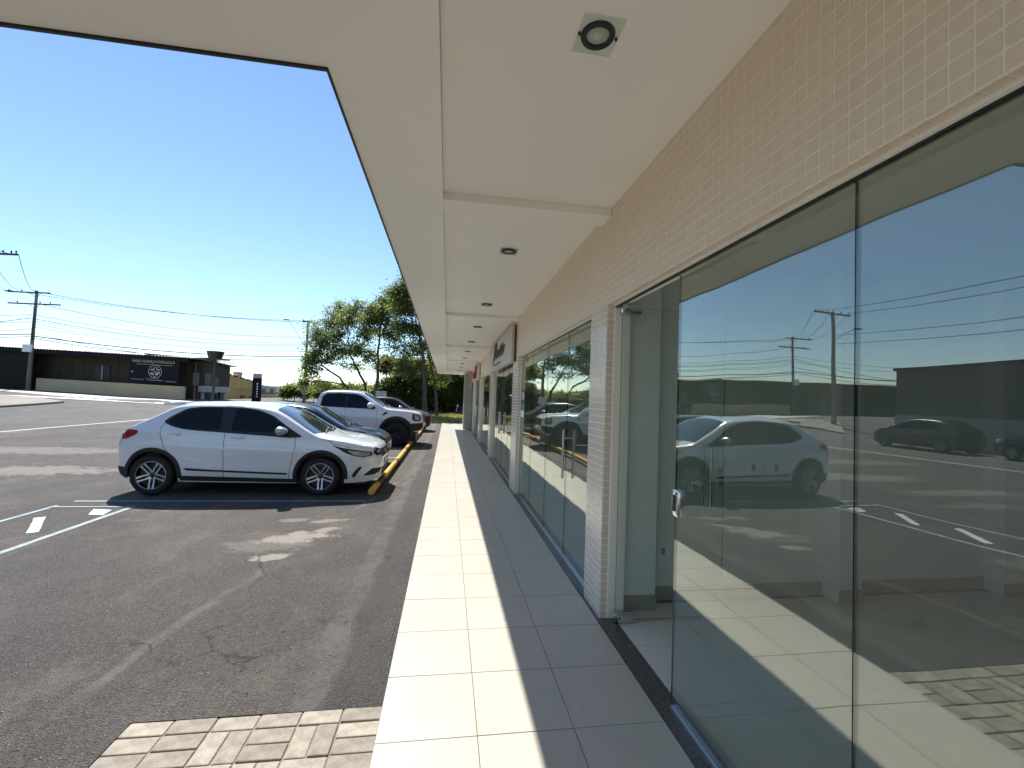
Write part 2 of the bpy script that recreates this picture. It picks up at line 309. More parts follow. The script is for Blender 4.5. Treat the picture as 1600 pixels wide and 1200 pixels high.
# ------------------------------------------------------------------ mesh building
class MB:
    def __init__(s): s.v = []; s.f = []; s.m = []; s.mi = 0
    def add(s, vs, fs):
        o = len(s.v); s.v += [tuple(p) for p in vs]; s.f += [tuple(i + o for i in f) for f in fs]; s.m += [s.mi] * len(fs); return s
    def box(s, x0, x1, y0, y1, z0, z1, bev=0.0):
        if bev <= 0:
            return s.add([(x0, y0, z0), (x1, y0, z0), (x1, y1, z0), (x0, y1, z0), (x0, y0, z1), (x1, y0, z1), (x1, y1, z1), (x0, y1, z1)],
                         [(0, 3, 2, 1), (4, 5, 6, 7), (0, 1, 5, 4), (1, 2, 6, 5), (2, 3, 7, 6), (3, 0, 4, 7)])
        bm = bmesh.new(); bmesh.ops.create_cube(bm, size=1)
        for v in bm.verts: v.co = Vector(((x0 + x1) / 2 + v.co.x * (x1 - x0), (y0 + y1) / 2 + v.co.y * (y1 - y0), (z0 + z1) / 2 + v.co.z * (z1 - z0)))
        bmesh.ops.bevel(bm, geom=bm.edges[:], offset=bev, segments=2, affect='EDGES', profile=.5)
        return s.bm(bm)
    def bm(s, bm):
        bm.verts.index_update(); s.add([v.co[:] for v in bm.verts], [[v.index for v in f.verts] for f in bm.faces]); bm.free(); return s
    def prism(s, pts, vec):
        n = len(pts); a = [Vector(p) for p in pts]; b = [p + Vector(vec) for p in a]
        return s.add(a + b, [tuple(range(n))[::-1], tuple(range(n, 2 * n))] + [(i, (i + 1) % n, n + (i + 1) % n, n + i) for i in range(n)])
    def tube(s, pts, r, seg=6, cap=True):
        P = [Vector(p) for p in pts]; n = len(P); rs = r if isinstance(r, (list, tuple)) else [r] * n
        vs = []; fs = []; ref = None
        for i, p in enumerate(P):
            t = (P[min(i + 1, n - 1)] - P[max(i - 1, 0)]).normalized()
            if ref is None: ref = Vector((0, 0, 1)) if abs(t.z) < .9 else Vector((1, 0, 0))
            u = t.cross(ref)
            if u.length < 1e-5: u = t.cross(Vector((0, 1, 0)))
            u.normalize(); w = u.cross(t).normalized(); ref = w
            for k in range(seg):
                a = 2 * math.pi * k / seg; vs.append(p + (u * math.cos(a) + w * math.sin(a)) * rs[i])
        for i in range(n - 1):
            for k in range(seg):
                a = i * seg + k; b = i * seg + (k + 1) % seg; fs.append((a, b, b + seg, a + seg))
        if cap: fs += [tuple(range(seg))[::-1], tuple(range((n - 1) * seg, n * seg))]
        return s.add(vs, fs)
    def lathe(s, prof, seg=24, axis='z', c=(0, 0, 0), close=False):
        # prof: list of (r, h)
        n = len(prof); vs = []; fs = []
        for k in range(seg):
            a = 2 * math.pi * k / seg; ca, sa = math.cos(a), math.sin(a)
            for r, h in prof:
                if axis == 'z': vs.append((c[0] + r * ca, c[1] + r * sa, c[2] + h))
                elif axis == 'y': vs.append((c[0] + r * ca, c[1] + h, c[2] + r * sa))
                else: vs.append((c[0] + h, c[1] + r * ca, c[2] + r * sa))
        for k in range(seg):
            k2 = (k + 1) % seg
            for i in range(n if close else n - 1):
                j = (i + 1) % n; fs.append((k * n + i, k2 * n + i, k2 * n + j, k * n + j))
        return s.add(vs, fs)
    def build(s, name, mats, parent=None, smooth=False, local=False, loc=None, weld=False):
        me = bpy.data.meshes.new(name)
        vs = s.v
        if parent is not None and not local:
            o = wloc(parent); vs = [(v[0] - o.x, v[1] - o.y, v[2] - o.z) for v in vs]
        if loc is not None and parent is None: vs = [(v[0] - loc[0], v[1] - loc[1], v[2] - loc[2]) for v in vs]
        me.from_pydata(vs, [], s.f)
        mats = mats if isinstance(mats, (list, tuple)) else [mats]
        for m in mats: me.materials.append(M[m] if isinstance(m, str) else m)
        if len(mats) > 1:
            for p, i in zip(me.polygons, s.m): p.material_index = i
        bm = bmesh.new(); bm.from_mesh(me)
        if weld: bmesh.ops.remove_doubles(bm, verts=bm.verts[:], dist=1e-5)
        bmesh.ops.recalc_face_normals(bm, faces=bm.faces[:]); bm.to_mesh(me); bm.free()
        if smooth: smooth_mesh(me, smooth if not isinstance(smooth, bool) else 40)
        return link(name, me, parent, loc)
def smooth_mesh(me, ang=40):
    for p in me.polygons: p.use_smooth = True
    bm = bmesh.new(); bm.from_mesh(me)
    for e in bm.edges:
        if len(e.link_faces) == 2 and e.calc_face_angle(0) > R_(ang): e.smooth = False
    bm.to_mesh(me); bm.free()
def wloc(o):
    p = Vector((0, 0, 0))
    while o is not None: p += o.location; o = o.parent
    return p
def link(name, me, parent=None, loc=None):
    o = bpy.data.objects.new(name, me); COL.objects.link(o)
    if parent is not None: o.parent = parent
    if loc is not None: o.location = loc
    return o
def thing(name, label, cat, loc=(0, 0, 0), rz=0, group=None):
    o = bpy.data.objects.new(name, None); COL.objects.link(o); o.location = loc; o.rotation_euler = (0, 0, rz); o.empty_display_size = .2
    return tag(o, label, cat, group)
def tag(o, label, cat, group=None):
    o['label'] = label; o['category'] = cat
    if group: o['group'] = group
    return o
def struct(o): o['kind'] = 'structure'; return o
def stuff(o): o['kind'] = 'stuff'; return o
def box(name, m, parent, *a, bev=0.0, smooth=False):
    return MB().box(*a, bev=bev).build(name, m, parent, smooth=smooth)
def text_geo(s, size, ext=.01, align='CENTER'):
    c = bpy.data.curves.new('text', 'FONT'); c.body = s; c.size = size; c.extrude = ext; c.align_x = align; c.align_y = 'CENTER'; c.resolution_u = 3
    o = bpy.data.objects.new('text', c); COL.objects.link(o); bpy.context.view_layer.update()
    me = bpy.data.meshes.new_from_object(o.evaluated_get(bpy.context.evaluated_depsgraph_get()))
    vs = [v.co.copy() for v in me.vertices]; fs = [tuple(p.vertices) for p in me.polygons]
    bpy.data.objects.remove(o); bpy.data.curves.remove(c); bpy.data.meshes.remove(me)
    return vs, fs

# ================================================================== GROUND
def sheet(name, m, x0, x1, y0, y1, off, nx, ny):
    mb = MB(); vs = []; fs = []
    for i in range(nx + 1):
        for j in range(ny + 1):
            x = x0 + (x1 - x0) * i / nx; y = y0 + (y1 - y0) * j / ny; vs.append((x, y, gz(x, y) + off))
    for i in range(nx):
        for j in range(ny):
            a = i * (ny + 1) + j; fs.append((a, a + ny + 1, a + ny + 2, a + 1))
    mb.add(vs, fs); return struct(mb.build(name, m, smooth=True))
sheet('ground', 'earth', -900, 900, -300, 1500, -.12, 600, 300)
sheet('parking_lot', 'asphalt', -15.4, -.285, 2.5725, 29.0, 0, 10, 4)
sheet('parking_lot', 'asphalt', -15.4, -1.5605, -20, 2.5725, 0, 6, 4)
sheet('bounce_forecourt', 'paver', -1.5600, -.287, -12, -2.402, 0, 2, 2)  # unseen paver-coloured ground added behind the camera to bounce light upward
sheet('road', 'road', -75, -15.4, -20, 110, 0, 120, 130)
sheet('road_shoulder', 'asphalt', -15.4, -6.0, 29.0, 110, 0, 12, 80)
sheet('grass_verge', 'grass_soil', -6.0, 40, 29.0, 60, -.02, 20, 15)

def strip_mark(name, m, pts, w, off=.004):
    mb = MB(); P = [Vector(p) for p in pts]
    for a, b in zip(P, P[1:]):
        n = max(1, int((b - a).length / .5)); d = (b - a).normalized(); s = Vector((-d.y, d.x, 0)) * w / 2
        for k in range(n):
            p = a.lerp(b, k / n); q = a.lerp(b, (k + 1) / n)
            mb.add([(v.x, v.y, gz(v.x, v.y) + off) for v in (p - s, q - s, q + s, p + s)], [(0, 1, 2, 3)])
    return struct(mb.build(name, m))
strip_mark('lane_marking', 'bluepaint', [(-5.47, 7.16, 0), (-5.47, 2.0, 0)], .065)
strip_mark('lane_marking', 'bluepaint', [(-4.45, 7.10, 0), (-4.45, 2.2, 0)], .075)
strip_mark('lane_marking', 'bluepaint', [(-5.5, 7.06, 0), (-4.42, 7.06, 0)], .05, .008)
strip_mark('lane_marking', 'bluepaint', [(-5.45, 7.42, 0), (-1.25, 7.42, 0)], .06, .004)
for k, (yc, ln) in enumerate(((6.2, .40), (5.3, .42), (4.4, .42), (3.5, .42))):
    mb = MB(); c = Vector((-4.95, yc, 0)); d = Vector((.57, -.82, 0)).normalized(); s = Vector((-d.y, d.x, 0)) * .05
    rr = random.Random(k); ps = []
    for t in [i / 8 for i in range(9)]: ps.append(c + d * (t - .5) * 2 * ln + s * (1 + rr.uniform(-.12, .12)))
    for t in [i / 8 for i in range(8, -1, -1)]: ps.append(c + d * (t - .5) * 2 * ln - s * (1 + rr.uniform(-.12, .12)))
    mb.add([(p.x, p.y, G0 + .004) for p in ps], [(i, i + 1, 16 - i, 17 - i) for i in range(8)]); struct(mb.build('lane_marking', 'whitepaint'))
mb = MB(); mb.add([(x, y, G0 + .004) for x, y in ((-4.86, 6.95), (-4.6, 6.9), (-4.52, 6.62), (-4.72, 6.66))], [(0, 1, 2, 3)]); struct(mb.build('lane_marking', 'whitepaint'))
for yb in (10.05, 12.55, 14.75, 17.75, 20.5, 23.6): strip_mark('lane_marking', 'whitepaint', [(-5.4, yb, 0), (-1.3, yb, 0)], .05)
strip_mark('lane_marking', 'whitepaint', [(-15.2, 4, 0), (-15.3, 17, 0), (-15.8, 26, 0), (-15.9, 40, 0)], .14)

# ---- brick pavers at the camera's feet
pv = struct(MB().box(-1.5602, -.287, -2.4, 2.5722, G0 - .1, G0 - .007).build('paver_apron', mat('joint_sand', (.23, .195, .155), .95, var=.3, vscale=14)))
def slab_mesh(name, a, b, h, bev, m):
    me = MB().box(-a / 2, a / 2, -b / 2, b / 2, -h, 0, bev=bev).build(name, m); d = me.data; bpy.data.objects.remove(me); return d
pv_h = slab_mesh('paver', .205, .0985, .05, .006, 'paver'); pv_v = slab_mesh('paver', .0985, .205, .05, .006, 'paver')
def paver(me, x, y):
    o = link('paver', me, pv, (x, y, G0 + rnd.uniform(-.002, .004))); o.rotation_euler = (rnd.uniform(-.006, .006), rnd.uniform(-.006, .006), rnd.uniform(-.006, .006))
CW = .2125; X0 = -1.562
for c in range(6): paver(pv_h, X0 + CW * (c + .5), 2.572 - .052)
for r in range(21):
    yt = 2.466 - r * CW
    for c in range(6):
        xc = X0 + CW * (c + .5)
        vert = c in (2, 4) if r % 2 == 0 else c in (1, 3)
        if vert:
            for q in (-1, 1): paver(pv_v, xc + q * CW / 4, yt - CW / 2)
        else:
            for q in (-1, 1): paver(pv_h, xc, yt - CW / 2 + q * CW / 4)

# ---- tiled walkway
wk = struct(MB().box(-.285, 1.24, -12.0, 28.75, G0 - .15, -.006).build('walkway', 'grout'))
TP = .503; XT = -.285
tl = slab_mesh('tile', .4955, TP - .0048, .006, .001, 'tile')
k0 = -28  # unseen rows behind the camera are added to bounce sunlight onto the soffit
y = 2.224 + k0 * TP
while y < 28.3:
    for c in range(3):
        o = link('tile', tl, wk, (XT + .25 + c * .5 + .0005, y + TP / 2, rnd.uniform(-.0006, .0006)))
        o.rotation_euler = (rnd.uniform(-.0008, .0008), rnd.uniform(-.0008, .0008), 0)
    y += TP
# far kerb strip and church pavement, traffic island
mb = MB(); ip = [ground_hit(*q) for q in ((-60, 645), (0, 637), (60, 633), (100, 629.5), (60, 624), (0, 619), (-60, 622))]
mb.prism([(p.x, p.y, p.z - .15) for p in ip], (0, 0, .27)); struct(mb.build('traffic_island', mat('island_earth', (.30, .265, .22), .95, var=.25, vscale=1.1)))

mb = MB(); up_ = [ground_hit(x, 612.5 + .0615 * (x - 56)) for x in range(-20, 360, 20)]; lo_ = [ground_hit(x, 618.5 + .052 * (x - 0)) for x in range(-20, 360, 20)]
for i in range(len(up_) - 1):
    q = [lo_[i], lo_[i + 1], up_[i + 1], up_[i]]; mb.add([(p.x, p.y, p.z + .03) for p in q], [(0, 1, 2, 3)])
struct(mb.build('pavement', mat('pale_pavement', (.62, .59, .55), .7, var=.08, vscale=.8)))
# ================================================================== SHOP BUILDING
XW = 1.24; XG = 1.315; ZL = 2.476
B = thing('shop_building', 'cream shop row with mosaic tiled lintel, glass fronts and long white canopy', 'building', (3.5, 10, 0))
def drop(y): return -.008 * max(0, y - 2)
# wall above the shop windows
box('near_wall', 'wall', B, XW + .0023, XW + .16, -12, -3.001, 0, 3.6)
box('lintel_wall', 'mgrout', B, XW + .0022, XW + .16, -3, 24.3, ZL + .0022, 3.6)
box('roof_slab', 'wall', B, XW + .161, 8.2, -3.2, 24.3, 2.95, 3.6)
# mosaic tiles
TQ = .0562
mt = slab_mesh('mosaic_tile', TQ - .0062, TQ - .0062, .008, .0014, 'mosaic')
tr_me = slab_mesh('mosaic_tile', TQ - .0045, .045, .008, .0014, 'mosaic')
Rw = (0, -math.pi / 2, 0)
Y0T = .745
def tile_y(i): return Y0T + TQ * (i + .5)
NR = 14
for i in range(20):
    for r in range(NR):
        z = ZL + .002 + TQ * (r + .5)
        o = link('mosaic_tile', mt, B, Vector((XW, tile_y(i), z)) - B.location)
        o.rotation_euler = (rnd.uniform(-.006, .006), -math.pi / 2 + rnd.uniform(-.006, .006), 0)
    o = link('mosaic_tile', tr_me, B, Vector((XW + .028, tile_y(i), ZL)) - B.location); o.rotation_euler = (math.pi, 0, math.pi / 2 * 0)
    o.rotation_euler = (math.pi, 0, 0); o.data = tr_me; o.rotation_euler.z = math.pi / 2
def mosaic_patch(name, m, faces):
    mb = MB()
    for (p, u, v, nrm) in faces:   # one little bevelled tile: centre, half u, half v, normal
        h = .008; t = .82
        tl_ = rnd.uniform(-.015, .015); t2 = rnd.uniform(-.015, .015)
        a = [p - u - v, p + u - v, p + u + v, p - u + v]
        c = [p - u * .94 - v * .94 + nrm * (h * (1 - tl_ - t2)), p + u * .94 - v * .94 + nrm * (h * (1 + tl_ - t2)), p + u * .94 + v * .94 + nrm * (h * (1 + tl_ + t2)), p - u * .94 + v * .94 + nrm * (h * (1 - tl_ + t2))]
        mb.add(a + c, [(4, 5, 6, 7), (0, 1, 5, 4), (1, 2, 6, 5), (2, 3, 7, 6), (3, 0, 4, 7)])
    return mb.build(name, m, B)
fs = []; hu = TQ / 2 - .0029
X_, Y_, Z_ = Vector((1, 0, 0)), Vector((0, 1, 0)), Vector((0, 0, 1))
for i in list(range(-30, 0)) + list(range(20, int((24.2 - Y0T) / TQ))):
    for r in range(NR): fs.append((Vector((XW + .008, tile_y(i), ZL + .002 + TQ * (r + .5))), Y_ * hu, Z_ * hu, -X_))
    fs.append((Vector((XW + .028, tile_y(i), ZL + .008)), Y_ * hu, X_ * .0225, -Z_))
stuff(mosaic_patch('mosaic_tiling', 'mosaic', fs))
# pillars between shops
pillars = [(3.31, 3.70), (7.72, 8.34), (12.36, 12.95), (16.65, 17.25), (20.9, 21.5)]
for k, (a, b) in enumerate(pillars):
    box('pillar', 'mgrout', B, XW + .0022, XW + .20, a + .0022, b - .008, 0.0, ZL)
    fs = []
    n = max(1, round((b - a) / TQ)); pt = (b - a) / n
    nz = int(ZL / TQ)
    for i in range(n):
        for r in range(nz): fs.append((Vector((XW + .008, a + pt * (i + .5), TQ * (r + .5) + .003)), Y_ * (pt / 2 - .0022), Z_ * hu, -X_))
    for r in range(nz):
        for j in range(1):
            fs.append((Vector((XW + .035, a + .008, TQ * (r + .5) + .003)), X_ * .025, Z_ * hu, -Y_))
    stuff(mosaic_patch('pillar_tiling', 'mosaic_w', fs))
    box('door_jamb', 'soffit', B, XW + .065, XW + .195, a - .012, a + .008, 0.0, ZL)
# canopy
def sl(mb, x0, x1, y0, y1, z0, z1):      # slab that follows the slight fall of the canopy
    n = max(1, int((y1 - y0) / 3)); 
    for k in range(n):
        a = y0 + (y1 - y0) * k / n; b = y0 + (y1 - y0) * (k + 1) / n
        da, db = drop(a), drop(b)
        q = [(x0, a, z0 + da), (x1, a, z0 + da), (x1, b, z0 + db), (x0, b, z0 + db), (x0, a, z1 + da), (x1, a, z1 + da), (x1, b, z1 + db), (x0, b, z1 + db)]
        f = [(0, 3, 2, 1), (4, 5, 6, 7), (1, 2, 6, 5), (3, 0, 4, 7)]
        if k == 0: f.append((0, 1, 5, 4))
        if k == n - 1: f.append((2, 3, 7, 6))
        mb.add(q, f)
    return mb
CE = 25.2
ZB, ZR = 3.19, 3.252
canopy = sl(MB(), -.602, -.092, -12, CE, ZB, 3.7).build('canopy', 'soffit', B)
box('canopy_wing', 'soffit', canopy, -3.6, -.6022, -.6, 2.0565, ZB, 3.7)  # unseen outer end cut short so sun reaches the ground behind the camera
sl(MB(), -.614, -.6025, 2.0572, CE + .012, ZB - .012, 3.7).build('drip_edge', 'darkmetal', canopy)
box('drip_edge', 'darkmetal', canopy, -3.6, -.6142, 2.06, 2.072, ZB - .012, 3.7)
beams = [-10.3, -5.8, -1.25, 3.27, 7.77, 12.3, 16.8, 21.3, 25.0]
for k, yb in enumerate(beams):
    w = .21
    sl(MB(), -.091, XW - .001 if yb < 24 else XW + 6, yb, min(yb + w, CE), ZB, 3.7).build('crossbeam', 'soffit', canopy)
    if k + 1 < len(beams): sl(MB(), -.0905, XW - .001, yb + w + .001, beams[k + 1] - .001, ZR, 3.7).build('soffit_panel', 'soffit', canopy)
# end fin of the row
box('end_pillar', 'wallgrey', B, .88, 1.3, 23.3, 24.25, 0, 3.0)
box('fin_panel', mat('salmon_paint', (.5, .36, .28), .7), B, 1.16, 1.235, 22.6, 23.298, 2.2, 3.0)
# interior shell
box('back_wall', 'wall', B, 7.6, 7.8, -3, 24.2, 0, 2.95)
box('end_wall', 'wall', B, 1.31, 7.6, 24.0, 24.2, 0, 2.95)
box('end_wall', 'wall', B, 1.31, 7.6, -3.2, -3.0, 0, 2.95)
flo = MB().box(XW, 8, -3.1, 24.2, -.2, -.006).build('interior_floor', 'grout', B)
itm = slab_mesh('floor_tile', .597, .597, .006, .001, 'intile')
for i in range(10):
    for j in range(11):
        o = link('floor_tile', itm, flo, Vector((1.36 + .3 + .6 * i, 3.52 - .3 - .6 * j, 0)) - wloc(flo))
box('floor_covering', 'intile', B, 1.362, 7.59, 3.73, 23.9, -.005, -.001)
for k, (a, b) in enumerate(pillars):
    pw = box('partition_wall', 'wall', B, XW + .202, 7.598, (a + b) / 2 + (.06 if k == 0 else -.07), (a + b) / 2 + (.2 if k == 0 else .07), 0, 2.949)
    if k == 0:
        for (xa, xb, yy) in ((1.46, 1.76, 3.42), (3.46, 3.68, 3.38), (5.25, 5.5, 3.40)):
            box('pilaster', 'white', pw, xa, xb, yy, 3.569, .0, 2.948)
            box('skirting', 'base', pw, xa - .008, xb + .008, yy - .01, yy - .0005, .002, .12)
        for xa, xb in ((1.77, 3.45), (3.69, 5.24)): box('skirting', 'base', pw, xa, xb, 3.556, 3.5695, .002, .12)
        for (xx, zz) in ((1.9, .42), (2.75, 1.15), (2.98, 1.15)):
            sp = box('socket_plate', 'white', pw, xx - .06, xx + .06, 3.562, 3.5695, zz - .06, zz + .06, bev=.003)
            box('socket_insert', 'base', sp, xx - .018, xx + .018, 3.5595, 3.5615, zz - .03, zz + .03)
# glass fronts
bays = [(-2.17, 3.30, [-2.17, -1.07, .13, 1.232, 2.335]), (3.72, 7.70, [3.72, 4.66, 5.66, 6.72, 7.70]), (8.36, 12.34, [8.36, 9.35, 10.35, 11.35, 12.34]),
        (12.97, 16.63, [12.97, 13.9, 14.8, 15.7, 16.63]), (17.27, 20.88, [17.27, 18.2, 19.1, 20.0, 20.88]), (21.52, 23.28, [21.52, 22.4, 23.28])]
def pane(parent, y0, y1, z0, z1, x, rz=0.0, name='glass_pane', t=.010):
    mb = MB(); hw = (y1 - y0) / 2 - .002; h0, h1 = z0, z1
    mb.box(-t / 2, t / 2, -hw, hw, h0, h1)
    for i, f in enumerate(mb.f): mb.m[i] = 0 if i in (3, 5) else 1
    o = mb.build(name, ['glass', 'glassedge'], parent, local=True)
    o.location = Vector((x, (y0 + y1) / 2, 0)) - wloc(parent); o.rotation_euler = (0, 0, rz)
    return o
def pull_handle(parent, x, y, z0, z1, r=.0125, off=.055, sides=(-1,), along='y'):
    mb = MB()
    for s in sides:
        if along == 'y':
            mb.tube([(x + s * off, y, z0), (x + s * off, y, z1)], r, 10)
            for zz in (z0 + .09, z1 - .09): mb.tube([(x, y, zz), (x + s * off, y, zz)], .008, 8)
        else:
            mb.tube([(x, y + s * off, z0), (x, y + s * off, z1)], r, 10)
            for zz in (z0 + .09, z1 - .09): mb.tube([(x, y, zz), (x, y + s * off, zz)], .008, 8)
    return mb.build('pull_handle', 'steel', parent, smooth=True, local=False)
rg = random.Random(3)
for bi, (a, b, js) in enumerate(bays):
    box('threshold', 'granite', B, 1.2165, 1.361, a, b, -.02, .0035)
    top = box('glass_channel', 'black', B, XG - .0122, XG + .012, a, b, ZL - .02, ZL + .004)
    box('head_trim', 'soffit', B, XG - .03, XG - .0125, a, b, ZL - .012, ZL + .002)
    ya, yb_ = js[0], js[-1]
    tk = box('floor_track', 'alu', B, XG - .022, XG + .022, ya, yb_ - (.02 if bi == 0 else 0), .0036, .016)
    box('gasket', 'black', tk, XG + .0225, XG + .034, ya, yb_ - .02, .0036, .02)
    for pi, (p, q) in enumerate(zip(js, js[1:])):
        rz = rg.uniform(-.003, .003) if bi else (-.0015, .001, -.0005, .0005)[pi]
        pn = pane(B, p, q, .0165, ZL - .0205, XG, rz)
        if bi and pi in ((0, ) if bi == 1 else (1, 2)):
            pull_handle(pn, XG - .006, q - .1 if pi < 2 else p + .1, .86, 1.38)
    if bi == 0:
        lp = box('lock_plate', 'steel', B, XG - .022, XG + .022, 2.275, 2.345, 1.06, 1.21, bev=.008, smooth=True)
        box('lock_cylinder', 'black', lp, XG - .028, XG - .0225, 2.30, 2.325, 1.09, 1.18, bev=.002)
# open door leaf in the near bay, swung into the room
DY = 3.235
leaf = MB().box(XW + .10, 2.23, DY - .005, DY + .005, .018, ZL - .03); 
for i in range(6): leaf.m[i] = 0 if i in (2, 4) else 1
door = leaf.build('glass_door', ['doorglass', 'glassedge'], B)
pull_handle(door, 2.085, DY, .88, 1.36, sides=(-1, 1), along='x')
box('lock_plate', 'steel', door, 2.165, 2.225, DY - .022, DY + .022, 1.05, 1.20, bev=.006, smooth=True)
for z0, z1 in ((ZL - .085, ZL - .012), (.006, .075)):
    hg = box('hinge', 'steel', door, XW + .085, XW + .25, DY - .025, DY + .025, z0, z1, bev=.006, smooth=True)
    box('hinge_screw', 'black', hg, XW + .12, XW + .135, DY - .028, DY - .0255, (z0 + z1) / 2 - .008, (z0 + z1) / 2 + .008)

# downlights in the soffit
ly = [1.72, 4.42, 6.95, 9.1, 11.45, 13.7, 15.9, 18.2, 20.3, 22.6]
names = ['nearest the camera', 'second from the camera', 'third from the camera', 'fourth from the camera', 'fifth from the camera', 'sixth from the camera',
         'seventh from the camera', 'eighth from the camera', 'ninth from the camera', 'farthest from the camera']
for k, yy in enumerate(ly):
    z = ZR + drop(yy) - .0015
    d = thing('downlight', 'square glass ceiling downlight, ' + names[k], 'downlight', (.57, yy, z), 0, 'downlights along the canopy soffit')
    MB().box(-.089, .089, -.096, .096, -.012, -.004, bev=.002).build('glass_plate', 'lampglass', d, local=True)
    MB().lathe([(.074, 0), (.074, -.0035), (.070, -.0145), (.050, -.0145), (.047, -.003), (.047, 0)], 32).build('ring', 'black', d, smooth=True, local=True)
    MB().lathe([(.0, -.0125), (.036, -.0115), (.0468, -.006), (.0468, 0)], 28).build('lens', mat('frosted_lens', (.52, .56, .52), .35), d, smooth=True, local=True) if k == 0 else \
        MB().lathe([(.0, -.0125), (.036, -.0115), (.0468, -.006), (.0468, 0)], 20).build('lens', bpy.data.materials['frosted_lens'], d, smooth=True, local=True)
    for sx_ in (-1, 1): MB().lathe([(0, -.016), (.006, -.016), (.006, 0)], 10, c=(sx_ * .081, 0, 0)).build('screw', 'black', d, local=True)

# shop signs
def stroke(mb, pts, r, X, y0, z0, sc, sy):
    # pts in letter space (u to the right as seen, v up); sign faces -x, so u runs towards -y
    P = [Vector((X, y0 - u * sy, z0 + v * sc)) for u, v in pts]
    # smooth with catmull-rom
    out = []
    for i in range(len(P) - 1):
        p0, p1, p2, p3 = P[max(0, i - 1)], P[i], P[i + 1], P[min(len(P) - 1, i + 2)]
        for t in (0, .25, .5, .75):
            out.append(.5 * ((2 * p1) + (-p0 + p2) * t + (2 * p0 - 5 * p1 + 4 * p2 - p3) * t * t + (-p0 + 3 * p1 - 3 * p2 + p3) * t ** 3))
    out.append(P[-1]); mb.tube(out, r, 6)
sg = thing('shop_sign', 'taupe sign board with copper script lettering Mess above a glass front', 'sign', (1.19, 10, 2.45))
bd = box('board', 'signboard', sg, 1.15, 1.225, 8.0, 12.1, 2.40, 3.10, bev=.006)
box('board_edge', 'signbrown', sg, 1.20, 1.223, 7.985, 7.999, 2.405, 3.095)
lt = {'M': [(0, -.25), (.08, -.12), (.2, .1), (.36, .8), (.40, 1.0), (.38, .5), (.36, .05), (.40, .1), (.56, .75), (.66, 1.05), (.64, .5), (.64, .1), (.72, .0), (.8, .12)],
      'e': [(.8, .12), (.93, .3), (1.0, .45), (.93, .5), (.86, .3), (.9, .05), (1.02, .05), (1.12, .2)],
      's': [(1.12, .2), (1.25, .5), (1.32, .62), (1.34, .35), (1.36, .1), (1.26, .0), (1.2, .08)],
      't': [(1.38, .12), (1.5, .5), (1.58, .66), (1.6, .38), (1.62, .1), (1.52, .0), (1.46, .06), (1.7, .15), (1.85, .45)]}
for k in ('M', 'e', 's', 't'):
    mb = MB(); stroke(mb, lt[k], .021, 1.146, 11.3, 2.66, .37, 1.25); mb.build('letter', 'signbrown', sg, smooth=True)
box('tagline', 'signbrown', sg, 1.143, 1.149, 9.7, 11.0, 2.50, 2.555)
s2 = thing('shop_sign', 'pale pink sign board with chunky dark red letters near the far end', 'sign', (1.19, 18, 2.3))
box('board', mat('sign_pink', (.60, .48, .43), .6), s2, 1.16, 1.225, 16.9, 20.6, 2.42, 3.06, bev=.004)
for ww, off in (('m', 0), ('f', 1)):
    vs, f_ = text_geo(ww, .62 if ww == 'm' else .8, .03)
    mb = MB(); yc = 19.4 if ww == 'm' else 18.1
    mb.add([Vector((1.13 - v.z, yc - v.x * 1.9, 2.74 + v.y)) for v in vs], f_); mb.build('letter', 'signred', s2)
# stickers on the second front's glass, far edge
t_ = thing('sticker', 'black sticker with white letters UR on shop glass', 'sticker', (XG, 7.45, 1.72))
box('sheet', 'black', t_, XG - .012, XG - .0085, 7.28, 7.66, 1.62, 1.86)
vs, f_ = text_geo('UR', .2, .001); mb = MB(); mb.add([Vector((XG - .0135 - v.z, 7.47 - v.x * 1.1, 1.75 + v.y)) for v in vs], f_); mb.build('lettering', 'white', t_)
t_ = thing('sticker', 'green sticker with a white panel below the black one on shop glass', 'sticker', (XG, 7.45, 1.40))
box('sheet', 'green', t_, XG - .012, XG - .0085, 7.28, 7.66, 1.36, 1.60)
box('panel', 'white', t_, XG - .0145, XG - .0125, 7.32, 7.62, 1.385, 1.50)

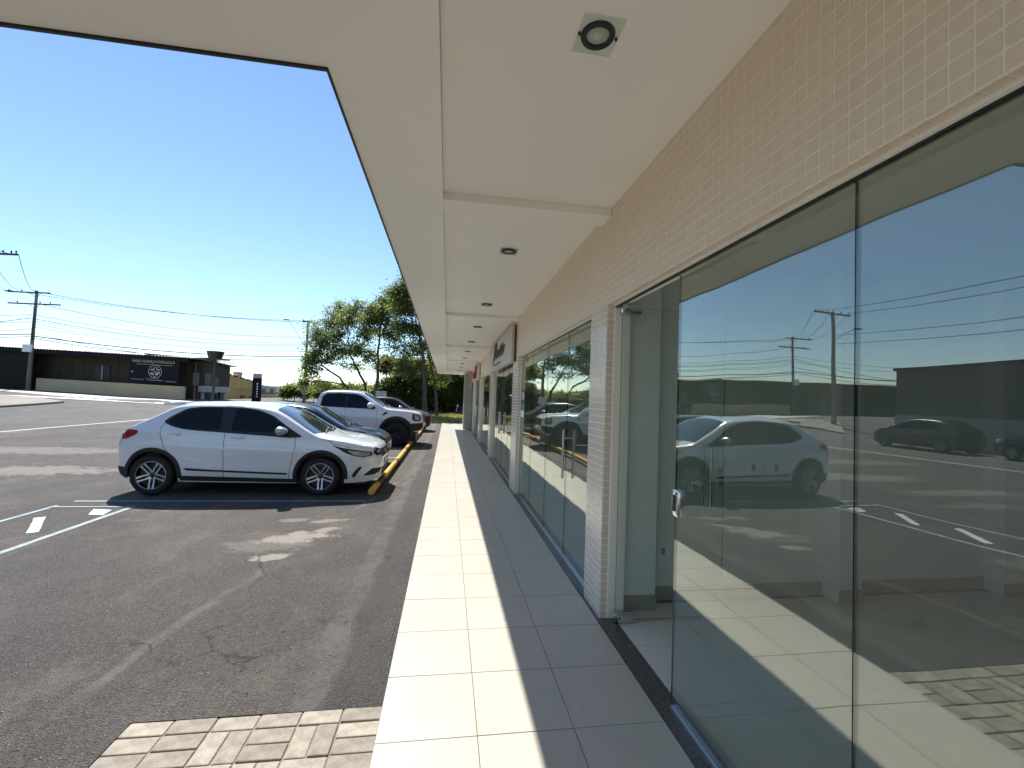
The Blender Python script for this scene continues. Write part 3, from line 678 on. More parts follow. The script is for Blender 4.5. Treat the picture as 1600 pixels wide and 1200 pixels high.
# ================================================================== CARS
def pchip(pts):
    xs = [p[0] for p in pts]; ys = [p[1] for p in pts]; n = len(xs)
    d = [(ys[i + 1] - ys[i]) / (xs[i + 1] - xs[i]) for i in range(n - 1)]
    m = [d[0]] + [0 if d[i - 1] * d[i] <= 0 else 2 * d[i - 1] * d[i] / (d[i - 1] + d[i]) for i in range(1, n - 1)] + [d[-1]]
    def f(x):
        if x <= xs[0]: return ys[0]
        if x >= xs[-1]: return ys[-1]
        i = 0
        while x > xs[i + 1]: i += 1
        h = xs[i + 1] - xs[i]; t = (x - xs[i]) / h
        return (ys[i] * (1 + 2 * t) * (1 - t) ** 2 + m[i] * h * t * (1 - t) ** 2 + ys[i + 1] * t * t * (3 - 2 * t) + m[i + 1] * h * t * t * (t - 1))
    return f
class Body:
    def __init__(s, S):
        s.S = S; s.top = pchip(S['top']); s.bot = pchip(S['bot']); s.belt = pchip(S['belt']); s.plan = pchip(S['plan']); s.cap = pchip(S['cap'])
        s.W = S['W']; s.tum = math.tan(R_(S.get('tumble', 22))); s.n = S.get('n', 2.7); s.x0 = S['top'][0][0]; s.x1 = S['top'][-1][0]; s.crease = S.get('crease', .8)
    def raw(s, x, z):
        zb = s.belt(x); w = s.W * s.plan(x); t = (z - .2) / max(.1, zb - .2)
        if z <= zb:
            f = 1 - .075 * max(0, (.5 - t) / .5) ** 1.7 - .03 * max(0, (t - .55) / .45) ** 2
            cr = s.crease * zb
            return w * f + .013 * math.exp(-((z - cr) / .035) ** 2) - .016 * math.exp(-((z - cr * .70) / .10) ** 2)
        return w * .97 - s.tum * (z - zb) - .03 * (z - zb) ** 2
    def zr(s, x):
        zt, zb = s.top(x), s.bot(x); return zt - min(s.cap(x), .4 * (zt - zb))
    def side(s, x, z):
        zr = s.zr(x); zt = s.top(x)
        if z <= zr: return max(.02, s.raw(x, z))
        wr = max(.02, s.raw(x, zr)); t = min(1, (z - zr) / (zt - zr))
        return wr * max(0, 1 - t ** s.n) ** (1 / s.n)
    def captop(s, x, u):
        zr = s.zr(x); zt = s.top(x); wr = max(.02, s.raw(x, zr)); u = max(-1, min(1, u))
        return Vector((x, wr * u, zr + (zt - zr) * max(0, 1 - abs(u) ** s.n) ** (1 / s.n)))
    def pside(s, x, z, sg, off):
        e = .004; p = Vector((x, sg * s.side(x, z), z))
        dx = Vector((2 * e, sg * (s.side(x + e, z) - s.side(x - e, z)), 0)); dz = Vector((0, sg * (s.side(x, z + e) - s.side(x, z - e)), 2 * e))
        n = dx.cross(dz); n = n if n.y * sg > 0 else -n
        return p + n.normalized() * off
    def pcap(s, x, u, off):
        e = .004; p = s.captop(x, u); n = (s.captop(x + e, u) - s.captop(x - e, u)).cross(s.captop(x, u + e) - s.captop(x, u - e))
        n = n if n.z > 0 else -n
        return p + n.normalized() * off
    def mesh(s, arches, nx=110, nz=24, nc=9):
        xs = set()
        for i in range(nx + 1):
            t = i / nx; t = t - .10 * math.sin(2 * math.pi * t) / (2 * math.pi) * 2; xs.add(round(s.x0 + (s.x1 - s.x0) * t, 4))
        for e in (.004, .012, .025, .045, .07): xs.add(s.x0 + e); xs.add(s.x1 - e)
        for p in s.S['top']:
            if s.x0 < p[0] < s.x1: xs.add(p[0])
        for xc, zc, r in arches:
            for k in range(25):
                xs.add(round(xc - r * math.cos(math.pi * k / 24), 4))
            xs.add(xc - r - .003); xs.add(xc + r + .003)
        xs = sorted(x for x in xs if s.x0 <= x <= s.x1)
        ys = [xs[0]]
        for x in xs[1:]:
            if x - ys[-1] > .0025: ys.append(x)
        xs = ys; mb = MB(); secs = []
        for x in xs:
            zb = s.bot(x)
            for xc, zc, r in arches:
                if abs(x - xc) <= r: zb = max(zb, zc + math.sqrt(max(0, r * r - (x - xc) ** 2)))
            zr = max(s.zr(x), zb + .01); half = []
            for j in range(nz + 1):
                z = zb + (zr - zb) * j / nz; half.append(Vector((x, s.side(x, z), z)))
            wr = half[-1].y; zt = s.top(x)
            for j in range(1, nc + 1):
                a = math.pi / 2 * j / nc; c_, s_ = max(0, math.cos(a)), math.sin(a)
                half.append(Vector((x, wr * c_ ** (2 / s.n), zr + (zt - zr) * s_ ** (2 / s.n))))
            sec = half + [Vector((p.x, -p.y, p.z)) for p in half[-2::-1]]; secs.append(sec)
        k = len(secs[0])
        for sec in secs: mb.v += [tuple(p) for p in sec]
        for i in range(len(secs) - 1):
            for j in range(k - 1): mb.f.append((i * k + j, (i + 1) * k + j, (i + 1) * k + j + 1, i * k + j + 1)); mb.m.append(0)
        mb.f.append(tuple(range(k))); mb.m.append(0); e = (len(secs) - 1) * k; mb.f.append(tuple(range(e, e + k))[::-1]); mb.m.append(0)
        return mb
def cdt(poly, step=.045):
    P = []
    n = len(poly)
    for i in range(n):
        a, b = Vector(poly[i]), Vector(poly[(i + 1) % n]); k = max(1, int((b - a).length / step))
        for t in range(k): P.append(a.lerp(b, t / k))
    m = len(P); xs = [p.x for p in P]; ys = [p.y for p in P]
    def inside(x, y):
        c = False
        for i in range(m):
            a, b = P[i], P[(i + 1) % m]
            if (a.y > y) != (b.y > y) and x < (b.x - a.x) * (y - a.y) / (b.y - a.y) + a.x: c = not c
        return c
    pts = list(P); x = min(xs) + step / 2
    while x < max(xs):
        y = min(ys) + step / 2
        while y < max(ys):
            if inside(x, y) and min((p - Vector((x, y))).length for p in P) > step * .45: pts.append(Vector((x, y)))
            y += step
        x += step
    r = geometry.delaunay_2d_cdt(pts, [(i, (i + 1) % m) for i in range(m)], [list(range(m))], 1, 1e-6)
    return r[0], r[2]
def roundpoly(poly, rad=.04, k=3):
    out = []; n = len(poly)
    for i in range(n):
        p0, p, p2 = Vector(poly[i - 1]), Vector(poly[i]), Vector(poly[(i + 1) % n])
        a = p + (p0 - p).normalized() * min(rad, (p0 - p).length * .4); b = p + (p2 - p).normalized() * min(rad, (p2 - p).length * .4)
        for t in [j / k for j in range(k + 1)]: out.append(((1 - t) ** 2 * a + 2 * t * (1 - t) * p + t * t * b)[:])
    return out
def side_patch(bd, name, poly, sg, off, m, parent, rad=.03, step=.045):
    vs, f_ = cdt(roundpoly(poly, rad) if rad else poly, step)
    mb = MB(); mb.add([bd.pside(v.x, v.y, sg, off) for v in vs], f_)
    return mb.build(name, m, parent, smooth=60, local=True)
def cap_patch(bd, name, poly, off, m, parent, rad=.04, step=.06):
    vs, f_ = cdt(roundpoly(poly, rad) if rad else poly, step)
    mb = MB(); mb.add([bd.pcap(v.x, v.y, off) for v in vs], f_)
    return mb.build(name, m, parent, smooth=60, local=True)
def side_line(bd, name, pts, sg, off, r, m, parent):
    P = []
    for a, b in zip(pts, pts[1:]):
        k = max(1, int(math.hypot(b[0] - a[0], b[1] - a[1]) / .05))
        for t in range(k): P.append((a[0] + (b[0] - a[0]) * t / k, a[1] + (b[1] - a[1]) * t / k))
    P.append(pts[-1])
    mb = MB(); mb.tube([bd.pside(x, z, sg, off) for x, z in P], r, 5); return mb.build(name, m, parent, smooth=True, local=True)
def arch_trim(bd, xc, zc, r0, r1, sg, parent, m='plastic', a0=-8, a1=188, out=.012):
    mb = MB(); vs = []; n = 30
    for k in range(n + 1):
        a = R_(a0 + (a1 - a0) * k / n); c_, s_ = math.cos(a), math.sin(a)
        for r, o in ((r0 - .02, -.05), (r0 - .004, out), (r0 + .012, out + .006), (r1 - .008, out + .002), (r1, -.004)):
            x, z = xc + r * c_, max(.14, zc + r * s_); x = min(bd.x1 - .02, max(bd.x0 + .02, x))
            y = bd.side(x, max(z, bd.bot(x) * .9)) + o; vs.append((x, sg * y, z))
    fs_ = [(k * 5 + j, k * 5 + 5 + j, k * 5 + 6 + j, k * 5 + 1 + j) for k in range(n) for j in range(4)]
    mb.add(vs, fs_); return mb.build('arch_trim', m, parent, smooth=60, local=True)
def wheel(parent, x, y, sg, r, w, rr, spokes='twin', rimm='silver'):
    # outer face towards sg*y
    c = (x, 0, r); s = sg
    mb = MB(); yo = y * s
    pr = [(rr, -w * .5), (rr + .012, -w * .5), (r - .035, -w * .52), (r - .012, -w * .44), (r, -w * .3), (r, w * .3), (r - .012, w * .44), (r - .035, w * .52), (rr + .012, w * .5), (rr, w * .5)]
    base = MB().lathe([(rr, -w * .45), (rr * .92, -w * .1), (rr * .90, w * .12), (.0, w * .10)], 30, 'y')
    base.v = [(v[0] + x, yo + s * v[1], v[2] + r) for v in base.v]
    wh = base.build('wheel', 'black', parent, smooth=True, local=True)
    ty = MB().lathe(pr, 40, 'y'); ty.v = [(v[0] + x, yo + s * v[1], v[2] + r) for v in ty.v]; ty.build('tyre', 'rubber', wh, smooth=50, local=True)
    lip = MB().lathe([(rr, w * .40), (rr + .002, w * .47), (rr - .008, w * .485), (rr - .014, w * .44)], 36, 'y'); lip.v = [(v[0] + x, yo + s * v[1], v[2] + r) for v in lip.v]; lip.build('rim_lip', rimm if spokes == 'twin' else 'darkmetal', wh, smooth=True, local=True)
    sp = MB()
    def bar(pts, ws, th):
        vs = []
        for i, (px, pz) in enumerate(pts):
            a = pts[max(0, i - 1)]; b = pts[min(len(pts) - 1, i + 1)]; dx, dz = b[0] - a[0], b[1] - a[1]; l = math.hypot(dx, dz) or 1; nx_, nz_ = -dz / l, dx / l; hw = ws[i] / 2
            rad = math.hypot(px, pz) / rr; d = w * (.20 + .25 * rad)
            vs += [(x + px + nx_ * hw, yo + s * d, r + pz + nz_ * hw), (x + px - nx_ * hw, yo + s * d, r + pz - nz_ * hw), (x + px - nx_ * hw * 1.1, yo + s * (d - th), r + pz - nz_ * hw * 1.1), (x + px + nx_ * hw * 1.1, yo + s * (d - th), r + pz + nz_ * hw * 1.1)]
        k = len(pts); sp.add(vs, [(4 * i + j, 4 * i + 4 + j, 4 * i + 4 + (j + 1) % 4, 4 * i + (j + 1) % 4) for i in range(k - 1) for j in range(4)] + [(0, 1, 2, 3), (4 * k - 4, 4 * k - 3, 4 * k - 2, 4 * k - 1)])
    if spokes == 'twin':
        for k in range(5):
            a = 2 * math.pi * k / 5 + .35
            for q in (-1, 1):
                pts = []
                for t in [i / 6 for i in range(7)]:
                    rad = rr * (.16 + .82 * t); an = a + q * (.06 + .62 * t ** .75 - .18 * t * t); pts.append((rad * math.cos(an), rad * math.sin(an)))
                bar(pts, [.030, .026, .023, .022, .024, .028, .036], .03)
    else:
        for k in range(6):
            a = 2 * math.pi * k / 6 + .2
            for q in (-1, 1):
                an = a + q * .13; bar([(rr * .15 * math.cos(a), rr * .15 * math.sin(a)), (rr * .55 * math.cos(an), rr * .55 * math.sin(an)), (rr * .97 * math.cos(an), rr * .97 * math.sin(an))], [.03, .03, .035], .03)
    sp.build('spokes', rimm, wh, local=True)
    hb = MB().lathe([(rr * .24, w * .05), (rr * .24, w * .2), (rr * .15, w * .27), (0, w * .28)], 20, 'y'); hb.v = [(v[0] + x, yo + s * v[1], v[2] + r) for v in hb.v]; hb.build('hub_cap', 'darkmetal', wh, smooth=True, local=True)
    return wh
def mirror_cap(bd, x, z, sg, parent, m, sz=1.0):
    y = bd.side(x, z)
    bm = bmesh.new(); bmesh.ops.create_icosphere(bm, subdivisions=3, radius=1)
    for v in bm.verts:
        p = v.co.copy(); fx = .125 * sz; 
        if p.x < 0: p.x *= .55
        v.co = Vector((x - .02 + p.x * fx, sg * (y + .135 * sz + p.y * .11 * sz), z + .03 + p.z * .072 * sz * (1 - .25 * max(0, p.x))))
    mb = MB(); mb.bm(bm); o = mb.build('wing_mirror', m, parent, smooth=80, local=True)
    mb = MB(); mb.tube([(x + .02, sg * (y - .02), z - .02), (x, sg * (y + .07), z - .01)], [.035, .025], 8); mb.build('mirror_stalk', 'plastic', o, smooth=True, local=True)
    return o
def interp_poly(fn, a, b, n=8): return [(a + (b - a) * i / n, fn(a + (b - a) * i / n)) for i in range(n + 1)]

def hatch(name, label, cat, loc, paint, S, rz=0, detail=True):
    root = thing(name, label, cat, loc, rz)
    bd = Body(S); ar = S['arches']
    body = bd.mesh(ar, S.get('nx', 100)).build('body', paint, root, smooth=35, local=True)
    ub = MB().box(bd.x0 + .2, bd.x1 - .25, -bd.W * .78, bd.W * .78, .17, ar[0][1] + ar[0][2] + .03); ub.build('underbody', 'black', root, local=True)
    for sg in (-1, 1):
        for (xc, zc, r) in ar:
            if S.get('trim', True): arch_trim(bd, xc, zc, r, r + S.get('trimw', .065), sg, root, out=S.get('trimout', .012))
            wheel(root, xc, bd.W - S['ww'] * .56, sg, S['wr'], S['ww'], S['rr'], S.get('spokes', 'twin'), S.get('rimm', 'silver'))
        for g in S['frames']: side_patch(bd, 'window_trim', g, sg, .0025, 'plastic', root, .05)
        for g in S['windows']: side_patch(bd, 'side_window', g, sg, .006, S.get('gm', 'carglass'), root, .05)
        for d in S['doors']:
            dr = side_line(bd, 'door_seam', d, sg, -.001, .0042, 'black', root)
        for (hx, hz) in S['handles']:
            mb = MB(); y = bd.side(hx, hz)
            mb.tube([(hx - .10, sg * (y + .0), hz), (hx - .07, sg * (y + .028), hz), (hx + .07, sg * (y + .028), hz - .004), (hx + .10, sg * (y + .0), hz - .004)], [.012, .016, .016, .012], 8)
            hd = mb.build('door_handle', paint, root, smooth=True, local=True)
        for nm, poly, mt_, off, rad in S['patches']: side_patch(bd, nm, poly, sg, off, mt_, root, rad, .035)
        mirror_cap(bd, S['mirror'][0], S['mirror'][1], sg, root, S.get('mirrorm', 'silver'), S.get('msz', 1))
    cap_patch(bd, 'windshield', S['ws'], .005, 'windshield', root, .03)
    if 'rw' in S: cap_patch(bd, 'rear_window', S['rw'], .005, 'carglass', root, .03)
    if 'ws' in S:
        xb = max(p[0] for p in S['ws'])
        for u0, u1 in ((-.55, .05), (.0, .6)):
            mb = MB(); mb.tube([bd.pcap(xb + .01, u0, .02), bd.pcap(xb - .05, (u0 + u1) / 2, .022), bd.pcap(xb - .07, u1, .022)], .010, 6); mb.build('wiper', 'plastic', root, local=True)
    # front face details
    for nm, y0, y1, z0, z1, dx, mt_ in S.get('front', []):
        mb = MB(); n = 10; vs = []
        def xf(y, z):
            x = bd.x1
            while x > bd.x1 - 1.2 and not (bd.bot(x) <= z <= bd.top(x) and bd.side(x, z) >= abs(y)): x -= .004
            return x
        for i in range(n + 1):
            for j in range(4):
                y = y0 + (y1 - y0) * i / n; z = z0 + (z1 - z0) * j / 3; vs.append((xf(y, z) + dx, y, z))
        mb.add(vs, [(i * 4 + j, i * 4 + 4 + j, i * 4 + 5 + j, i * 4 + 1 + j) for i in range(n) for j in range(3)]); mb.build(nm, mt_, root, smooth=60, local=True)
    return root, bd

WB = 2.537
ARGO = dict(W=.86, tumble=21, n=2.8, nx=120, crease=.78,
    top=[(-.60, .60), (-.585, .80), (-.53, .96), (-.42, 1.08), (-.25, 1.18), (-.05, 1.29), (.10, 1.385), (.20, 1.445), (.34, 1.485), (.6, 1.505), (1.0, 1.51), (1.4, 1.495), (1.68, 1.45), (1.85, 1.38), (2.1, 1.235), (2.35, 1.085), (2.5, 1.01), (2.62, .985), (2.9, .945), (3.2, .88), (3.35, .825), (3.42, .76), (3.455, .68), (3.475, .60)],
    bot=[(-.60, .42), (-.55, .33), (-.4, .25), (.2, .22), (2.3, .20), (2.9, .20), (3.25, .21), (3.38, .235), (3.45, .29), (3.475, .42)],
    belt=[(-.60, .98), (0, 1.03), (.5, 1.0), (1.5, .965), (2.2, .935), (3.0, .87), (3.475, .78)],
    plan=[(-.60, .76), (-.55, .83), (-.4, .92), (-.1, .985), (.3, 1), (2.2, 1), (2.6, .99), (2.95, .95), (3.2, .86), (3.35, .75), (3.43, .62), (3.475, .46)],
    cap=[(-.6, .06), (0, .09), (.4, .11), (1.6, .11), (2.3, .09), (2.6, .07), (3.2, .08), (3.475, .05)],
    arches=[(0, .325, .375), (WB, .325, .375)], wr=.315, ww=.20, rr=.225, trim=True, trimw=.06,
    frames=[[(.10, 1.165), (.20, 1.255), (.40, 1.385), (.60, 1.415), (1.0, 1.425), (1.3, 1.415), (1.50, 1.385), (1.72, 1.30), (2.0, 1.11), (2.24, .965), (2.05, .95), (1.2, 1.0), (.6, 1.035), (.40, 1.055), (.22, 1.10)]],
    windows=[[(.17, 1.165), (.26, 1.255), (.43, 1.365), (.62, 1.395), (.93, 1.405), (.95, 1.055), (.6, 1.06), (.40, 1.08), (.26, 1.115)],
             [(1.13, 1.40), (1.32, 1.39), (1.49, 1.362), (1.69, 1.285), (1.92, 1.135), (1.98, 1.03), (1.12, 1.04)]],
    doors=[[(.16, 1.20), (.09, 1.08), (.10, .95), (.18, .75), (.30, .58), (.42, .38)], [(1.04, 1.40), (1.04, .90), (1.05, .26)], [(2.12, .99), (2.13, .8), (2.06, .45), (2.04, .27)], [(.42, .30), (2.04, .255)],
           [(2.62, .93), (2.72, .865), (3.0, .80)]],
    handles=[(.30, .975), (1.24, .94)], mirror=(1.93, 1.04), mirrorm='silver',
    patches=[('side_moulding', [(.46, .425), (.52, .40), (2.02, .345), (2.02, .375), (.9, .415), (.5, .44)], 'plastic', .010, .01),
             ('headlight', [(2.70, .845), (2.86, .80), (3.12, .755), (3.33, .72), (3.34, .66), (3.20, .635), (3.05, .665), (2.92, .715), (2.80, .785)], 'plastic', .004, .02),
             ('headlight_lens', [(2.95, .755), (3.12, .735), (3.31, .705), (3.30, .665), (3.19, .65), (3.04, .685)], 'lens', .008, .02),
             ('tail_light', [(-.50, .955), (-.47, 1.035), (-.25, 1.025), (-.23, .985), (-.30, .935), (-.40, .885), (-.49, .87)], 'taillens', .008, .02),
             ('rear_skirt', [(-.57, .44), (-.43, .44), (-.40, .26), (-.50, .31)], 'plastic', .006, .01),
             ('bumper_slot', [(3.03, .30), (3.08, .30), (3.17, .44), (3.19, .475), (3.14, .475), (3.05, .37)], 'plastic', .006, .015),
             ('sill_cladding', [(.40, .235), (2.16, .212), (2.16, .275), (.44, .315)], 'plastic', .007, .01),
             ('fog_surround', [(3.20, .315), (3.38, .325), (3.455, .37), (3.455, .43), (3.34, .435)], 'plastic', .006, .015),
             ('grille_corner', [(3.36, .795), (3.435, .735), (3.458, .66), (3.40, .645), (3.345, .70)], 'plastic', .009, .015),
             ('fuel_flap', [(-.20, .86), (-.10, .83), (-.04, .88), (-.05, .95), (-.13, .985), (-.20, .94)], 'wpaint', .004, .06)],
    ws=[(1.74, -.86), (1.70, 0), (1.74, .86), (2.40, .93), (2.47, .5), (2.49, 0), (2.47, -.5), (2.40, -.93)],
    front=[('grille', -.46, .46, .60, .735, .004, 'plastic'), ('badge', -.06, .06, .63, .71, .012, 'steel'), ('number_plate', -.22, .22, .455, .56, .012, 'plate'), ('lower_grille', -.62, .62, .30, .42, .004, 'plastic')])
car1, _ = hatch('parked_hatchback', 'white hatchback with black wheel arches parked nearest the camera', 'car', (-4.68, 8.66, G0), 'wpaint', ARGO); car1.scale = (1.02, 1.02, 1.02)
# roof spoiler, antenna
mb = MB(); P = [(-.05, -.53), (.0, -.565), (.30, -.575), (.30, .575), (.0, .565), (-.05, .53)]
mb.add([(x, y, 1.415 + (x + .05) * .06) for x, y in P] + [(x, y, 1.455 + (x + .05) * .10) for x, y in P], [(5, 4, 3, 2, 1, 0), (6, 7, 8, 9, 10, 11)] + [(i, (i + 1) % 6, 6 + (i + 1) % 6, 6 + i) for i in range(6)])
mb.build('roof_spoiler', 'wpaint', car1, local=True)
mb = MB(); mb.tube([(.42, 0, 1.49), (.30, 0, 1.72)], [.008, .003], 6); mb.build('antenna', 'black', car1, local=True)

NAVY = dict(W=.84, tumble=24, n=2.6, nx=80, crease=.76,
    top=[(-.62, .60), (-.60, .82), (-.5, 1.0), (-.3, 1.18), (-.05, 1.36), (.2, 1.45), (.6, 1.49), (1.0, 1.49), (1.35, 1.46), (1.6, 1.40), (1.9, 1.24), (2.2, 1.07), (2.4, .98), (2.65, .94), (2.95, .875), (3.15, .78), (3.25, .68), (3.28, .58)],
    bot=[(-.62, .42), (-.55, .33), (-.4, .25), (.2, .2), (2.3, .18), (3.0, .2), (3.18, .25), (3.28, .45)],
    belt=[(-.62, .98), (.5, .98), (1.5, .94), (2.2, .91), (3.0, .83), (3.28, .75)],
    plan=[(-.62, .78), (-.4, .93), (0, 1), (2.2, 1), (2.6, .97), (2.95, .88), (3.15, .74), (3.24, .6), (3.28, .46)],
    cap=[(-.62, .06), (.2, .11), (1.6, .11), (2.3, .09), (2.6, .08), (3.28, .06)],
    arches=[(0, .31, .34), (2.46, .31, .34)], wr=.30, ww=.19, rr=.2, trim=False,
    frames=[[(.0, 1.08), (.25, 1.30), (.5, 1.38), (1.3, 1.38), (1.6, 1.27), (2.05, .99), (1.2, .97), (.2, 1.02)]],
    windows=[[(.08, 1.08), (.28, 1.28), (.52, 1.36), (.95, 1.365), (.97, 1.0), (.25, 1.04)], [(1.05, 1.365), (1.3, 1.36), (1.57, 1.25), (1.9, 1.04), (1.9, 1.0), (1.05, 1.0)]],
    doors=[[(1.0, 1.37), (1.01, .27)], [(2.03, .98), (2.0, .28)], [(.1, 1.0), (.2, .7), (.42, .35)]],
    handles=[(.28, .93), (1.2, .91)], mirror=(1.8, 1.02), mirrorm='navy',
    patches=[('headlight', [(2.72, .80), (2.80, .855), (2.92, .85), (3.08, .78), (3.15, .71), (3.10, .665), (2.92, .68), (2.78, .73)], 'lens', .008, .05),
             ('tail_light', [(-.48, .85), (-.42, 1.1), (-.3, 1.1), (-.33, .85)], 'taillens', .006, .03)],
    ws=[(1.63, -.86), (1.58, 0), (1.63, .86), (2.28, .93), (2.36, 0), (2.28, -.93)],
    front=[('grille', -.42, .42, .62, .70, .004, 'plastic'), ('number_plate', -.2, .2, .44, .54, .014, 'plate'), ('lower_grille', -.55, .55, .28, .40, .004, 'plastic')])
hatch('parked_hatchback', 'dark navy hatchback parked between the white hatchback and white pickup', 'car', (-4.66, 11.25, G0), 'navy', NAVY)

PX = -3.27
PICK = dict(W=.97, tumble=17, n=3.2, nx=130, crease=.80,
    top=[(-1.18, 1.05), (-1.16, 1.22), (-1.10, 1.30), (.54, 1.30), (.60, 1.33), (.64, 1.50), (.72, 1.72), (.80, 1.80), (1.0, 1.855), (1.5, 1.875), (1.9, 1.86), (2.12, 1.80), (2.35, 1.66), (2.6, 1.50), (2.82, 1.36), (2.95, 1.305), (3.3, 1.28), (3.8, 1.235), (4.02, 1.18), (4.12, 1.08), (4.16, .95), (4.18, .85)],
    bot=[(-1.18, .72), (-1.1, .60), (-.8, .50), (.6, .46), (2.6, .46), (3.6, .5), (3.95, .52), (4.1, .56), (4.18, .66)],
    belt=[(-1.18, 1.22), (.5, 1.24), (1.5, 1.235), (2.6, 1.20), (3.6, 1.14), (4.18, 1.05)],
    plan=[(-1.18, .93), (-1.0, .97), (0, .98), (2.6, .98), (3.3, 1.0), (3.8, .96), (4.0, .90), (4.12, .78), (4.18, .62)],
    cap=[(-1.18, .05), (.5, .05), (.9, .10), (2.0, .11), (2.8, .08), (3.6, .08), (4.18, .06)],
    arches=[(0, .44, .50), (PX * -1, .44, .50)], wr=.415, ww=.29, rr=.225, trim=True, trimw=.10, trimout=.035, spokes='six', rimm='darkmetal',
    frames=[[(.77, 1.30), (.80, 1.62), (.92, 1.735), (1.3, 1.76), (1.9, 1.745), (2.12, 1.67), (2.55, 1.36), (2.55, 1.25), (1.5, 1.275)]],
    windows=[[(.82, 1.32), (.85, 1.61), (.96, 1.71), (1.4, 1.735), (1.55, 1.735), (1.56, 1.30)], [(1.63, 1.735), (1.9, 1.72), (2.09, 1.65), (2.42, 1.41), (2.42, 1.29), (1.63, 1.30)]],
    doors=[[(1.59, 1.75), (1.60, .55)], [(2.62, 1.28), (2.62, .85), (2.58, .5)], [(.72, 1.3), (.74, .95), (.86, .5)]],
    handles=[(1.02, 1.17), (1.85, 1.16)], mirror=(2.42, 1.35), mirrorm='wpaint', msz=1.35,
    patches=[('fender_vent', [(2.78, 1.06), (2.84, 1.05), (2.98, 1.13), (2.97, 1.17), (2.88, 1.155)], 'plastic', .008, .02),
             ('headlight', [(3.80, 1.13), (4.04, 1.08), (4.10, .98), (4.07, .88), (3.86, .88), (3.79, .96)], 'plastic', .006, .02),
             ('headlight_lens', [(3.85, 1.09), (4.02, 1.05), (4.06, .98), (4.03, .92), (3.9, .92)], 'lens', .01, .02),
             ('front_bumper', [(3.77, .80), (4.15, .82), (4.15, .68), (4.08, .57), (3.86, .53), (3.77, .62)], 'plastic', .012, .03),
             ('side_step', [(.58, .47), (2.66, .47), (2.66, .56), (.58, .56)], 'plastic', .016, .02)],
    ws=[(2.14, -.88), (2.08, 0), (2.14, .88), (2.80, .94), (2.88, 0), (2.80, -.94)],
    front=[('grille', -.62, .62, .82, 1.06, .006, 'plastic'), ('number_plate', -.22, .22, .64, .74, .016, 'plate')])
hatch('pickup_truck', 'white double-cab pickup with wide black wheel arches', 'pickup truck', (-1.70 + PX, 16.2, G0), 'wpaint', PICK)

import copy
SUVW = copy.deepcopy(NAVY); SUVW['mirrorm'] = 'wpaint'
hatch('parked_car', 'low white car almost hidden between the pickup and the dark red car', 'car', (-4.62, 19.3, G0), 'wpaint', SUVW)
RED = copy.deepcopy(NAVY); RED['mirrorm'] = 'silver'
RED['top'] = [(x, z * 1.12 + (.0 if z < .9 else .0)) for x, z in NAVY['top']]; RED['belt'] = [(x, z * 1.12) for x, z in NAVY['belt']]
for kk in ('frames', 'windows', 'doors'): RED[kk] = [[(x, z * 1.12) for x, z in g] for g in NAVY[kk]]
RED['patches'] = [(a, [(x, z * 1.12) for x, z in g], m_, o_, r_) for a, g, m_, o_, r_ in NAVY['patches']]; RED['mirror'] = (1.8, 1.15); RED['handles'] = [(x, z * 1.12) for x, z in NAVY['handles']]; RED['W'] = .89; RED['arches'] = [(0, .35, .385), (2.46, .35, .385)]; RED['wr'] = .345
hatch('parked_suv', 'dark red car parked farthest along the kerb pipe', 'car', (-4.05, 22.7, G0), 'red', RED)
for k, (yy, lab) in enumerate(((16.6, 'dark car by the long wall, mirrored in shop glass, left of the two'), (11.7, 'dark car by the long wall, mirrored in shop glass, right of the two'))):
    DK = copy.deepcopy(NAVY); DK['nx'] = 50
    hatch('roadside_car', lab, 'car', (-20.2, yy, G0), 'navy' if k else mat('car_grey', (.03, .028, .026), .3, coat=1), DK, R_(90))

# wheel-stop pipe
pp = thing('kerb_pipe', 'long yellow wheel-stop pipe with rusty brown bands lying before the cars', 'wheel stop', (-1.2, 16, G0))
segs = [(7.62, -1.205), (12.0, -1.19), (16.6, -1.20), (20.5, -1.175), (24.6, -1.185)]
MB().tube([(x, y, G0 + .115) for y, x in segs], .056, 16).build('pipe', 'yellow', pp, smooth=50)
for a, b in ((8.25, 8.85), (10.9, 11.25), (13.3, 13.8), (15.4, 15.7), (18.1, 18.6), (21.0, 21.6)):
    def px_(y):
        for (y0, x0), (y1, x1) in zip(segs, segs[1:]):
            if y0 <= y <= y1: return x0 + (x1 - x0) * (y - y0) / (y1 - y0)
    MB().tube([(px_(a), a, G0 + .115), (px_(b), b, G0 + .115)], .0575, 16).build('rust_band', 'rust', pp, smooth=50)
for y in (8.0, 10.4, 12.9, 15.1, 17.4, 19.7, 22.0, 24.3): box('support', 'rust', pp, px_(y) - .03, px_(y) + .03, y - .02, y + .02, G0, G0 + .075)

gr = MB(); rr = random.Random(21)
for _ in range(620):
    if rr.random() < .5: x, y = -.30 - abs(rr.gauss(0, .05)), rr.uniform(2.6, 12)
    else: x, y = rr.uniform(-4.5, -.35), 2.7 + 7 * rr.random() ** 1.4
    q = rr.uniform(.003, .011); z = G0 + .002
    c_ = [(x + q * math.cos(a) * rr.uniform(.6, 1.2), y + q * math.sin(a) * rr.uniform(.6, 1.2), z) for a in (0, 1.5, 3.1, 4.6)]
    gr.add(c_ + [(x, y, z + q * .8)], [(0, 1, 4), (1, 2, 4), (2, 3, 4), (3, 0, 4)])
gr = stuff(gr.build('loose_grit', mat('grit', (.34, .31, .27), .9, var=.5, vscale=3)))
tag(gr, 'pale grit and crumbs lying on the asphalt by the walkway edge', 'grit')
